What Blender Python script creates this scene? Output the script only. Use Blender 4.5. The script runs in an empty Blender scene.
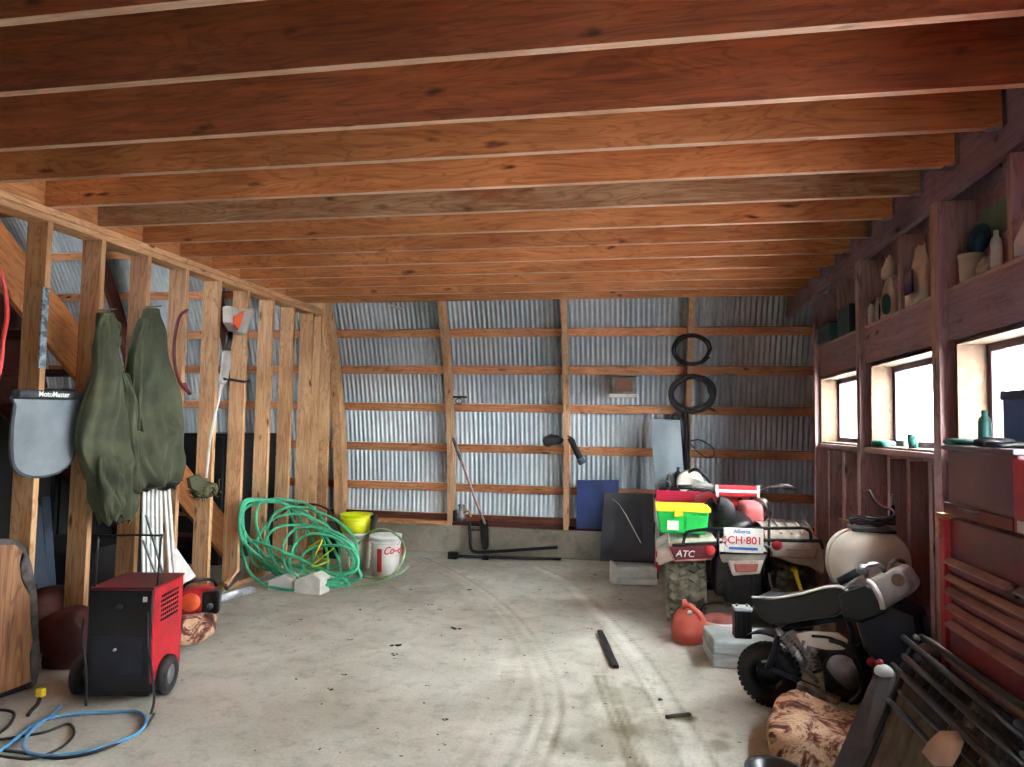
import bpy, math, random
from mathutils import Vector, Matrix, noise
random.seed(7)
C = bpy.context.scene.collection
PI = math.pi
# ------------------------------------------------------------------ camera model (1024 x 767)
F, YAW, PIT, ROL, HC = 699.4, .1805, .0591, .0167, 1.41
FW = Vector((-math.sin(YAW)*math.cos(PIT), math.cos(YAW)*math.cos(PIT), math.sin(PIT)))
_r0 = Vector((math.cos(YAW), math.sin(YAW), 0)); _u0 = _r0.cross(FW)
RT = _r0*math.cos(ROL) + _u0*math.sin(ROL); UP = _u0*math.cos(ROL) - _r0*math.sin(ROL)
EYE = Vector((0, 0, HC))
def ray(x, y): return FW + RT*((x-512)/F) - UP*((y-383.5)/F)
def pl(x, y, ax, v):
    d = ray(x, y); return EYE + d*((v-EYE[ax])/d[ax])
def aX(x, y, v): return pl(x, y, 0, v)
def aY(x, y, v): return pl(x, y, 1, v)
def fl(x, y, z=0.0): return pl(x, y, 2, z)
def aP(x, y, p0, n):
    d = ray(x, y); return EYE + d*((p0-EYE).dot(n)/d.dot(n))
cam_d = bpy.data.cameras.new('camera'); cam = bpy.data.objects.new('camera', cam_d); C.objects.link(cam)
cam_d.sensor_width = 36; cam_d.lens = F/1024*36; cam_d.clip_start = .02
M = Matrix.Identity(4)
for i in range(3): M[i][0], M[i][1], M[i][2], M[i][3] = RT[i], UP[i], -FW[i], EYE[i]
cam.matrix_world = M
bpy.context.scene.camera = cam

# ------------------------------------------------------------------ materials
def s2l(v):
    v /= 255.0
    return v/12.92 if v <= .04045 else ((v+.055)/1.055)**2.4
def rgb(r, g, b): return (s2l(r), s2l(g), s2l(b), 1)
class N:
    def __init__(s, name):
        s.m = bpy.data.materials.new(name); s.m.use_nodes = True; s.t = s.m.node_tree
        s.b = s.t.nodes['Principled BSDF']
    def n(s, ty, **kw):
        o = s.t.nodes.new(ty)
        for k, v in kw.items():
            if k.startswith('i_'): o.inputs[k[2:].replace('_', ' ')].default_value = v
            else: setattr(o, k, v)
        return o
    def l(s, a, b): s.t.links.new(a, b)
    def coord(s, scale, rnd=True):
        tc = s.n('ShaderNodeTexCoord'); mp = s.n('ShaderNodeMapping'); mp.inputs['Scale'].default_value = scale
        s.l(tc.outputs['Object'], mp.inputs['Vector'])
        if rnd:
            oi = s.n('ShaderNodeObjectInfo'); mm = s.n('ShaderNodeVectorMath', operation='SCALE'); mm.inputs[0].default_value = (31, 17, 23)
            s.l(oi.outputs['Random'], mm.inputs['Scale']); s.l(mm.outputs[0], mp.inputs['Location'])
        return mp.outputs[0]
    def noise(s, vec, scale, detail=4, rough=.55, dist=0):
        o = s.n('ShaderNodeTexNoise'); o.inputs['Scale'].default_value = scale; o.inputs['Detail'].default_value = detail
        o.inputs['Roughness'].default_value = rough; o.inputs['Distortion'].default_value = dist; s.l(vec, o.inputs['Vector']); return o.outputs['Fac']
    def ramp(s, fac, stops):
        o = s.n('ShaderNodeValToRGB'); e = o.color_ramp.elements
        while len(e) < len(stops): e.new(.5)
        for a, (p, c) in zip(e, stops): a.position = p; a.color = c
        s.l(fac, o.inputs['Fac']); return o.outputs['Color']
    def mix(s, fac, a, b, mode='MIX'):
        o = s.n('ShaderNodeMix', data_type='RGBA', blend_type=mode)
        for k, v in ((0, fac), (6, a), (7, b)):
            if isinstance(v, (int, float)): o.inputs[k].default_value = v
            elif isinstance(v, tuple): o.inputs[k].default_value = v
            else: s.l(v, o.inputs[k])
        return o.outputs[2]
    def bump(s, h, st=.3, d=.01):
        o = s.n('ShaderNodeBump'); o.inputs['Strength'].default_value = st; o.inputs['Distance'].default_value = d
        s.l(h, o.inputs['Height']); s.l(o.outputs[0], s.b.inputs['Normal'])
def pm(name, c1, c2=None, scale=12, rough=.6, metal=0, bump=0, lo=.35, hi=.65, spec=.5, alpha=None, stretch=(1, 1, 1), detail=4):
    k = N(name); k.b.inputs['Roughness'].default_value = rough; k.b.inputs['Metallic'].default_value = metal
    k.b.inputs['Specular IOR Level'].default_value = spec
    v = k.coord(stretch); f = k.noise(v, scale, detail)
    if c2 is None: c2 = tuple(x*.8 for x in c1[:3]) + (1,)
    k.l(k.ramp(f, [(lo, c1), (hi, c2)]), k.b.inputs['Base Color'])
    if bump: k.bump(f, bump, .01)
    return k.m
def wood(name, light, dark, knotc, tone=.25, rough=.7, knots=True, stain=None, vert=False):
    k = N(name); k.b.inputs['Roughness'].default_value = rough; k.b.inputs['Specular IOR Level'].default_value = .3
    v = k.coord((16, 16, 1.2) if vert else (1.2, 16, 16)); g = k.noise(v, 2.2, 6, .6, .6)
    v2 = k.coord((5, 5, .7) if vert else (.7, 5, 5)); big = k.noise(v2, 1.6, 3, .5, 1.2)
    col = k.ramp(g, [(.3, light), (.72, dark)])
    w = k.n('ShaderNodeMath', operation='SINE'); m1 = k.n('ShaderNodeMath', operation='MULTIPLY'); m1.inputs[1].default_value = 60
    k.l(big, m1.inputs[0]); k.l(m1.outputs[0], w.inputs[0])
    wr = k.ramp(w.outputs[0], [(.35, (1, 1, 1, 1)), (1, (1-tone*1.3, 1-tone*1.6, 1-tone*1.8, 1))])
    col = k.mix(.8, col, wr, 'MULTIPLY')
    v3 = k.coord((1.3, 1.3, 1.3)); pa = k.noise(v3, 1.1, 2)
    col = k.mix(1.0, col, k.ramp(pa, [(.35, (1, 1, 1, 1)), (.68, (.66, .58, .52, 1))]), 'MULTIPLY')
    oi = k.n('ShaderNodeObjectInfo')
    col = k.mix(1.0, col, k.ramp(oi.outputs['Random'], [(0, (.82, .8, .78, 1)), (1, (1.12, 1.1, 1.08, 1))]), 'MULTIPLY')
    if knots:
        vk0 = k.coord((8, 8, 2.7) if vert else (2.7, 8, 8)); nz = k.n('ShaderNodeTexNoise'); nz.inputs['Scale'].default_value = 1.6; k.l(vk0, nz.inputs['Vector']); ad = k.n('ShaderNodeVectorMath', operation='MULTIPLY_ADD'); ad.inputs[1].default_value = (.5, .5, .5); k.l(nz.outputs['Color'], ad.inputs[0]); k.l(vk0, ad.inputs[2]); vk = ad.outputs[0]; vo = k.n('ShaderNodeTexVoronoi'); vo.inputs['Scale'].default_value = 1.0
        k.l(vk, vo.inputs['Vector'])
        kf = k.ramp(vo.outputs['Distance'], [(.05, (1, 1, 1, 1)), (.16, (0, 0, 0, 1))])
        col = k.mix(kf, col, knotc)
    if stain: 
        vs = k.coord((1, 3, 3)); st = k.noise(vs, 1.7, 5, .7)
        sf = k.ramp(st, [(.5, (0, 0, 0, 1)), (.62, (.8, .8, .8, 1))]); col = k.mix(sf, col, stain)
    k.l(col, k.b.inputs['Base Color']); k.bump(g, .15, .004)
    return k.m
m_stud = wood('pine_stud', rgb(230, 192, 148), rgb(200, 154, 110), rgb(92, 52, 30))
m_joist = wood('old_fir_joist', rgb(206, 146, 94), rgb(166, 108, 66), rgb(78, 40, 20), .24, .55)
m_joist_d = wood('shaded_fir_joist', rgb(152, 92, 60), rgb(108, 62, 40), rgb(56, 26, 14), .24, .5)  # near joists: same fir, darkened to put their shade into the colour
m_joist_g = wood('weathered_grey_joist', rgb(186, 160, 126), rgb(142, 100, 68), rgb(88, 56, 34), .25, .7, True, rgb(120, 70, 40))
m_purlin = wood('orange_purlin', rgb(226, 168, 122), rgb(186, 126, 88), rgb(84, 36, 16), .3)
m_rib = wood('pale_rib', rgb(214, 180, 144), rgb(176, 134, 98), rgb(110, 66, 40), .2)
m_plum = wood('hazed_plum_board', rgb(172, 146, 162), rgb(142, 116, 134), rgb(58, 36, 34), .15, .6)  # plum boards with the bluish window haze mixed into their base colour
m_plum_post = wood('plum_post', rgb(194, 166, 168), rgb(162, 134, 138), rgb(64, 40, 36), .2, .6)
m_sill = wood('red_brown_sill', rgb(128, 80, 60), rgb(92, 52, 38), rgb(50, 26, 18), .2)
m_dkwood = wood('dark_red_tread', rgb(88, 42, 32), rgb(58, 26, 20), rgb(30, 14, 10), .2)
m_weath = wood('weathered_slab', rgb(170, 128, 92), rgb(116, 80, 56), rgb(60, 40, 28), .3, vert=True)
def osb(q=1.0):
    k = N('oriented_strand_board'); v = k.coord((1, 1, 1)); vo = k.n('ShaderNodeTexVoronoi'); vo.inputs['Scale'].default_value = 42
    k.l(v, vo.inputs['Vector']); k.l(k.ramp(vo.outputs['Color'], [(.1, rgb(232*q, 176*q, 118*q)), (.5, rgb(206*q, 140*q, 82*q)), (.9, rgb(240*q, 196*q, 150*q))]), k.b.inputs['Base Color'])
    k.b.inputs['Roughness'].default_value = .8; return k.m
m_osb = osb()
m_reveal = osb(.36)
m_wframe = pm('dark_plum_window_frame', rgb(84, 60, 70), rgb(64, 44, 54), 6, .6)
m_edge = wood('bounce_lit_pale_edge', rgb(226, 204, 178), rgb(190, 160, 132), rgb(110, 80, 60), .1)  # weathered pale joist edge, lightened further to paint in light off the floor
def galv():
    k = N('galvanised_corrugated_steel'); v = k.coord((1, 1, 1)); n1 = k.noise(v, 1.4, 4); n2 = k.noise(k.coord((14, 14, .5)), 1.5, 3)
    c = k.ramp(n1, [(.3, rgb(226, 236, 240)), (.7, rgb(192, 206, 214))])
    c = k.mix(.7, c, k.ramp(n2, [(.35, (1, 1, 1, 1)), (.7, (.72, .74, .76, 1))]), 'MULTIPLY')
    oi = k.n('ShaderNodeObjectInfo'); c = k.mix(1.0, c, k.ramp(oi.outputs['Random'], [(0, (.84, .86, .88, 1)), (1, (1.08, 1.08, 1.08, 1))]), 'MULTIPLY')
    k.l(c, k.b.inputs['Base Color']); k.b.inputs['Metallic'].default_value = .2; k.b.inputs['Roughness'].default_value = .42
    return k.m
m_galv = galv()
def concrete(name, c1, c2, attr=False):
    k = N(name); v = k.coord((1, 1, 1), False); n1 = k.noise(v, 1.1, 6, .6, .3); n2 = k.noise(v, 9, 6, .7); n3 = k.noise(v, 60, 3)
    c = k.ramp(n1, [(.36, c1), (.62, c2)])
    c = k.mix(.9, c, k.ramp(n2, [(.32, (.72, .70, .66, 1)), (.5, (1, 1, 1, 1))]), 'MULTIPLY')
    c = k.mix(.6, c, k.ramp(n3, [(.35, (.8, .8, .8, 1)), (.55, (1, 1, 1, 1))]), 'MULTIPLY')
    if attr:
        a = k.n('ShaderNodeVertexColor'); a.layer_name = 'mud'
        c = k.mix(1.0, c, a.outputs['Color'], 'MULTIPLY')
        vo = k.n('ShaderNodeTexVoronoi'); vo.inputs['Scale'].default_value = 5.5; k.l(k.coord((1, 1.4, 1), False), vo.inputs['Vector'])
        sp = k.ramp(vo.outputs['Distance'], [(.03, (.22, .2, .17, 1)), (.075, (1, 1, 1, 1))]); c = k.mix(1.0, c, sp, 'MULTIPLY')
    k.l(c, k.b.inputs['Base Color']); k.b.inputs['Roughness'].default_value = .75; k.b.inputs['Specular IOR Level'].default_value = .35
    k.bump(n2, .25, .006); return k.m
m_floor = concrete('dusty_concrete_floor', rgb(204, 204, 192), rgb(170, 168, 154), True)
m_curb = concrete('grey_concrete_curb', rgb(150, 144, 130), rgb(112, 106, 94))
m_snow = pm('snowy_ground', (.82, .83, .85, 1), (.74, .75, .77, 1), 1.5, .9)
m_black = pm('black_painted_steel', rgb(13, 13, 15), rgb(22, 22, 25), 20, .28)
m_rubber = pm('black_rubber', rgb(20, 20, 21), rgb(32, 31, 31), 30, .7)
m_dusty = pm('dusty_tyre_rubber', rgb(124, 118, 98), rgb(70, 66, 56), 14, .9, bump=.3)
m_chrome = pm('dull_chrome', rgb(190, 190, 190), rgb(120, 118, 116), 24, .3, .9)
m_steel = pm('grey_steel', rgb(140, 142, 144), rgb(98, 98, 100), 14, .45, .7)
m_red = pm('red_enamel', rgb(182, 34, 46), rgb(150, 24, 36), 8, .4)
m_red_d = pm('dark_red_enamel', rgb(112, 26, 36), rgb(78, 18, 28), 5, .4)
m_red_m = pm('magenta_red_paint', rgb(196, 20, 66), rgb(168, 16, 54), 6, .5)
m_white = pm('white_plastic', rgb(226, 226, 220), rgb(200, 200, 194), 6, .5)
m_offw = pm('dirty_off_white_plastic', rgb(236, 232, 218), rgb(212, 206, 188), 3, .45, bump=.05)
m_fender = pm('dirty_white_fender', rgb(222, 214, 200), rgb(150, 138, 120), 5, .45)
m_green = pm('bright_green_plastic', rgb(22, 196, 80), rgb(16, 170, 66), 4, .4)
m_yellow = pm('yellow_plastic', rgb(244, 216, 44), rgb(226, 196, 30), 4, .45)
m_yellow2 = pm('lemon_plastic', rgb(232, 232, 24), rgb(214, 214, 16), 4, .4)
m_hose = pm('green_garden_hose', rgb(86, 204, 156), rgb(58, 168, 128), 8, .4)
m_hose_p = pm('pale_green_hose', rgb(150, 176, 128), rgb(108, 140, 96), 8, .5)
m_bluehose = pm('blue_air_hose', rgb(96, 160, 204), rgb(70, 130, 178), 8, .4)
m_olive = pm('olive_green_canvas', rgb(76, 80, 58), rgb(50, 54, 38), 5, .9, bump=.3)
m_olive_l = pm('pale_olive_lining', rgb(94, 104, 72), rgb(68, 76, 52), 6, .9)
m_blue = pm('navy_blue_board', rgb(28, 50, 104), rgb(20, 38, 82), 6, .5)
m_bluep = pm('blue_paint_mark', rgb(40, 92, 150), rgb(30, 74, 128), 6, .6)
m_grysheet = pm('grey_sheet_metal', rgb(150, 162, 168), rgb(116, 128, 134), 3, .4, .4, stretch=(1, 1, .3))
m_dkpanel = pm('charcoal_panel', rgb(62, 64, 68), rgb(46, 47, 52), 3, .5)
m_gas = pm('faded_red_plastic', rgb(196, 92, 74), rgb(172, 72, 58), 6, .55)
m_case = pm('grey_plastic_case', rgb(196, 204, 202), rgb(166, 176, 176), 6, .5)
m_navy = pm('navy_bike_paint', rgb(14, 19, 44), rgb(8, 11, 26), 6, .3)
m_seat = pm('black_vinyl', rgb(24, 25, 27), rgb(14, 15, 17), 10, .42)
m_blackish = pm('blackened_engine', rgb(36, 35, 34), rgb(17, 17, 17), 18, .45, .4)
m_pink = pm('faded_pink_plastic', rgb(232, 138, 134), rgb(216, 108, 108), 6, .5)
m_mat = pm('grey_rubber_mat', rgb(120, 128, 132), rgb(100, 108, 114), 4, .6)
m_matd = pm('dark_grey_edging', rgb(58, 62, 66), rgb(44, 48, 52), 8, .6)
m_brown = pm('brown_cardboard', rgb(130, 92, 66), rgb(100, 68, 48), 6, .8)
m_paper = pm('tan_paper', rgb(196, 160, 134), rgb(170, 134, 110), 9, .85)
m_tan = pm('tan_ribbed_fabric', rgb(112, 96, 80), rgb(86, 72, 60), 12, .9)
m_greyfab = pm('grey_fabric', rgb(86, 82, 82), rgb(62, 60, 62), 10, .8)
m_orange = pm('orange_plastic', rgb(226, 92, 44), rgb(206, 74, 34), 8, .4)
m_teal = pm('teal_plastic', rgb(30, 104, 92), rgb(18, 74, 70), 6, .5)
m_teal_d = pm('dark_teal_cloth', rgb(24, 62, 74), rgb(14, 40, 52), 6, .8)
m_darkgap = pm('dark_clutter', rgb(17, 18, 23), rgb(9, 9, 12), 6, .7)
m_bluegrey = pm('blue_grey_board', rgb(64, 78, 94), rgb(46, 58, 74), 4, .7)
m_label = pm('white_label', rgb(232, 230, 222), rgb(206, 204, 196), 12, .7)
m_redtxt = pm('red_lettering', rgb(196, 44, 52), rgb(180, 36, 44), 8, .6)
m_wtxt = pm('white_lettering', rgb(240, 240, 238), rgb(226, 226, 224), 8, .6)
m_bluetxt = pm('blue_lettering', rgb(60, 110, 190), rgb(50, 96, 170), 8, .6)
m_leaf = pm('dried_grass_matting', rgb(104, 104, 70), rgb(58, 56, 38), 30, .95, bump=.8)
m_bark = pm('grey_bark', rgb(92, 88, 84), rgb(48, 46, 44), 14, .9, bump=.8)
m_debris = pm('dark_dirt_clod', rgb(62, 50, 38), rgb(36, 30, 24), 30, .95)
m_amber = pm('amber_lens', rgb(206, 120, 60), rgb(180, 96, 44), 8, .3)
m_lens = pm('dusty_red_lens', rgb(180, 110, 104), rgb(150, 84, 80), 8, .35)
def fur():
    k = N('mottled_brown_hide'); v = k.coord((1, 1, 1)); n1 = k.noise(v, 6, 6, .7, 1.6)
    k.l(k.ramp(n1, [(.38, rgb(56, 22, 20)), (.46, rgb(128, 66, 50)), (.54, rgb(228, 198, 164)), (.62, rgb(214, 170, 134)), (.7, rgb(110, 56, 44))]), k.b.inputs['Base Color'])
    k.b.inputs['Roughness'].default_value = .55; k.bump(k.noise(v, 22, 5, .7), .8, .02); return k.m
m_fur = fur()
def glass():
    k = N('window_glass'); tr = k.n('ShaderNodeBsdfTransparent'); gl = k.n('ShaderNodeBsdfGlossy'); gl.inputs['Roughness'].default_value = .03
    mx = k.n('ShaderNodeMixShader'); mx.inputs[0].default_value = .06; k.l(tr.outputs[0], mx.inputs[1]); k.l(gl.outputs[0], mx.inputs[2])
    k.l(mx.outputs[0], k.t.nodes['Material Output'].inputs['Surface']); return k.m
m_glass = glass()

# ------------------------------------------------------------------ mesh builder
class MB:
    def __init__(s): s.v = []; s.f = []; s.sm = []
    def add(s, vs, fs, smooth=False):
        o = len(s.v); s.v += [Vector(v) for v in vs]; s.f += [tuple(i+o for i in f) for f in fs]; s.sm += [smooth]*len(fs); return s
    def box(s, lo, hi, mt=None):
        (a, b, c), (d, e, f) = lo, hi
        vs = [Vector(p) for p in ((a,b,c),(d,b,c),(d,e,c),(a,e,c),(a,b,f),(d,b,f),(d,e,f),(a,e,f))]
        if mt: vs = [mt @ v for v in vs]
        return s.add(vs, [(0,3,2,1),(4,5,6,7),(0,1,5,4),(1,2,6,5),(2,3,7,6),(3,0,4,7)])
    def hexa(s, q0, q1):   # two quads (4 points each), back q0 front q1
        return s.add(list(q0)+list(q1), [(3,2,1,0),(4,5,6,7),(0,1,5,4),(1,2,6,5),(2,3,7,6),(3,0,4,7)])
    def slab(s, pts, d):   # polygon pts extruded by vector d
        n = len(pts); d = Vector(d)
        return s.add(list(pts)+[Vector(p)+d for p in pts], [tuple(range(n))[::-1], tuple(range(n, 2*n))]+[(i, (i+1) % n, (i+1) % n+n, i+n) for i in range(n)])
    def tube(s, pts, r, seg=8, closed=False, cap=True):
        pts = [Vector(p) for p in pts]; n = len(pts); rs = r if isinstance(r, (list, tuple)) else [r]*n
        t = (pts[1]-pts[0]).normalized(); u = t.orthogonal().normalized(); o = len(s.v); prev = t
        for i, p in enumerate(pts):
            if closed: t = (pts[(i+1) % n]-pts[i-1])
            else: t = pts[min(i+1, n-1)]-pts[max(i-1, 0)]
            if t.length < 1e-9: t = prev
            t = t.normalized(); u = (u - t*u.dot(t)); u = u.normalized() if u.length > 1e-6 else t.orthogonal().normalized(); w = t.cross(u); prev = t
            for k in range(seg):
                a = 2*PI*k/seg; s.v.append(p + (u*math.cos(a)+w*math.sin(a))*rs[i])
        m = n if closed else n-1
        for i in range(m):
            for k in range(seg):
                a = o+i*seg+k; b = o+i*seg+(k+1) % seg; c = o+((i+1) % n)*seg+(k+1) % seg; d = o+((i+1) % n)*seg+k
                s.f.append((a, b, c, d)); s.sm.append(True)
        if cap and not closed:
            s.f.append(tuple(o+k for k in range(seg))[::-1]); s.sm.append(False)
            s.f.append(tuple(o+(n-1)*seg+k for k in range(seg))); s.sm.append(False)
        return s
    def lathe(s, prof, seg=24, mt=None, ang=2*PI):   # prof [(r,z)] around local Z
        o = len(s.v); full = abs(ang-2*PI) < 1e-6
        for (r, z) in prof:
            for k in range(seg):
                a = ang*k/seg; v = Vector((r*math.cos(a), r*math.sin(a), z)); s.v.append(mt @ v if mt else v)
        for i in range(len(prof)-1):
            for k in range(seg):
                a = o+i*seg+k; b = o+i*seg+(k+1) % seg; s.f.append((a, b, b+seg, a+seg)); s.sm.append(True)
        return s
    def ell(s, c, rad, mt=None, seg=20, rings=12, pw=1.0):
        prof = []; o = len(s.v)
        def sp(x): return math.copysign(abs(x)**pw, x)
        for i in range(rings+1):
            th = -PI/2+PI*i/rings
            for k in range(seg):
                a = 2*PI*k/seg; v = Vector((sp(math.cos(th))*sp(math.cos(a))*rad[0], sp(math.cos(th))*sp(math.sin(a))*rad[1], sp(math.sin(th))*rad[2]))
                v = (mt.to_3x3() @ v if mt else v) + Vector(c); s.v.append(v)
        for i in range(rings):
            for k in range(seg):
                a = o+i*seg+k; b = o+i*seg+(k+1) % seg; s.f.append((a, b, b+seg, a+seg)); s.sm.append(True)
        return s
    def sheet(s, rows, smooth=True, closed=False):   # grid of points
        o = len(s.v); h = len(rows); w = len(rows[0])
        for r in rows: s.v += [Vector(p) for p in r]
        for i in range(h-1):
            for k in range(w if closed else w-1):
                a = o+i*w+k; b = o+i*w+(k+1) % w; s.f.append((a, b, b+w, a+w)); s.sm.append(smooth)
        return s
    def mesh(s, name):
        me = bpy.data.meshes.new(name); me.from_pydata([tuple(v) for v in s.v], [], s.f); me.polygons.foreach_set('use_smooth', s.sm); me.update(); return me
def obj(name, mb, mat, parent=None, bevel=0, solid=0, world=True, sub=0):
    me = mb.mesh(name) if isinstance(mb, MB) else mb
    me.materials.clear(); me.materials.append(mat)
    o = bpy.data.objects.new(name, me); C.objects.link(o)
    if parent:
        o.parent = parent; o.matrix_parent_inverse = wmat(parent).inverted()
    if solid: md = o.modifiers.new('solid', 'SOLIDIFY'); md.thickness = solid; md.offset = 0
    if bevel: md = o.modifiers.new('bevel', 'BEVEL'); md.width = bevel; md.segments = 2; md.limit_method = 'ANGLE'; md.angle_limit = .7
    if sub: md = o.modifiers.new('sub', 'SUBSURF'); md.levels = sub; md.render_levels = sub
    return o
def wmat(o):
    m = o.matrix_basis.copy()
    if o.parent: m = wmat(o.parent) @ o.matrix_parent_inverse @ m
    return m
def empty(name, loc, label=None, cat=None, group=None, kind=None):
    o = bpy.data.objects.new(name, None); C.objects.link(o); o.location = loc; o.empty_display_size = .1
    return tag(o, label, cat, group, kind)
def tag(o, label=None, cat=None, group=None, kind=None):
    if label: o['label'] = label
    if cat: o['category'] = cat
    if group: o['group'] = group
    if kind: o['kind'] = kind
    return o
def board(name, p0, p1, w, t, up, mat, parent=None, bevel=.003):   # lumber: length along local X, w along local Z(up), t along local Y
    p0 = Vector(p0); p1 = Vector(p1); x = (p1-p0); L = x.length; x.normalize(); z = Vector(up); z = (z-x*z.dot(x)).normalized(); y = z.cross(x)
    mb = MB().box((0, -t/2, -w/2), (L, t/2, w/2)); o = obj(name, mb, mat, None, bevel)
    m = Matrix.Identity(4)
    for i in range(3): m[i][0], m[i][1], m[i][2], m[i][3] = x[i], y[i], z[i], p0[i]
    if parent: o.parent = parent; o.matrix_parent_inverse = wmat(parent).inverted()
    o.matrix_basis = m
    return o
def cr(pts, n=8, closed=False):   # catmull-rom
    pts = [Vector(p) for p in pts]; out = []; N_ = len(pts); rng = range(N_ if closed else N_-1)
    for i in rng:
        if closed: a, b, c, d = pts[i-1], pts[i], pts[(i+1) % N_], pts[(i+2) % N_]
        else: a, b, c, d = pts[max(i-1, 0)], pts[i], pts[i+1], pts[min(i+2, N_-1)]
        for k in range(n):
            t = k/n; out.append(.5*((2*b)+(c-a)*t+(2*a-5*b+4*c-d)*t*t+(3*b-a-3*c+d)*t**3))
    if not closed: out.append(pts[-1])
    return out
def axes(x, z, o):    # matrix with local x, local z(approx), origin
    x = Vector(x).normalized(); z = Vector(z); z = (z-x*z.dot(x)).normalized(); y = z.cross(x); m = Matrix.Identity(4)
    for i in range(3): m[i][0], m[i][1], m[i][2], m[i][3] = x[i], y[i], z[i], o[i]
    return m
def rotz(a, loc=(0, 0, 0)): return Matrix.Translation(loc) @ Matrix.Rotation(a, 4, 'Z')
def text(name, body, size, mt, mat, parent, ext=.001, align='CENTER', shear=0):
    cu = bpy.data.curves.new(name, 'FONT'); cu.body = body; cu.size = size; cu.extrude = ext; cu.align_x = align; cu.align_y = 'CENTER'; cu.shear = shear
    cu.offset = size*.012
    t = bpy.data.objects.new(name, cu); C.objects.link(t); bpy.context.view_layer.update()
    me = bpy.data.meshes.new_from_object(t.evaluated_get(bpy.context.evaluated_depsgraph_get())); bpy.data.objects.remove(t)
    me.transform(mt); o = obj(name, me, mat, parent); return o

# ================================================================== THE SHELL
LX, RX, JZ = -3.35, 1.41, 2.62
AR, AY, AZ = 5.1, 7.51, .30      # gothic arch radius, rib face at its foot, curb height
def prof(z, off=0.0):            # rib inner face Y at height z, pushed outwards by off
    R = AR + off; d = max(0.0, z-AZ); return AY - AR + math.sqrt(max(R*R - d*d, .01))
# floor with tyre-track mud laid on the concrete
def track_polys():
    T = []
    def w(pts, wd, c, s=.6): T.append(([fl(*p).xy for p in pts], wd, c, s))
    main = [(420,558),(447,571),(478,590),(508,615),(530,645),(546,680),(550,715),(540,745),(528,770)]
    for dx, wd, c in ((-14,.02,.84),(-8,.014,1.16),(-3,.016,.8),(4,.012,1.18),(9,.018,.62),(15,.012,1.1)): w([(x+dx*(.6+(y-550)/220), y) for x, y in main], wd, c, .75)
    fan = [(525,640),(520,680),(500,720),(470,770)]
    for dx in (-22,-9,5,18): w([(x+dx, y) for x, y in fan], .02, .86 if dx % 2 else 1.12, .5)
    r = [(535,568),(562,580),(590,606),(618,636),(643,668),(662,700),(685,740),(700,770)]
    for dx, wd, c in ((-10,.014,.66),(0,.05,1.18),(12,.014,.68),(-3,.012,.9)): w([(x+dx*(.5+(y-560)/200), y) for x, y in r], wd, c, .9)
    k = [(604,676),(612,700),(626,735),(640,772)]
    for dx, wd, c in ((-8,.02,.62),(0,.02,.56),(8,.018,.66),(15,.012,1.1)): w([(x+dx, y) for x, y in k], wd, c, .85)
    return T
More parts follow.
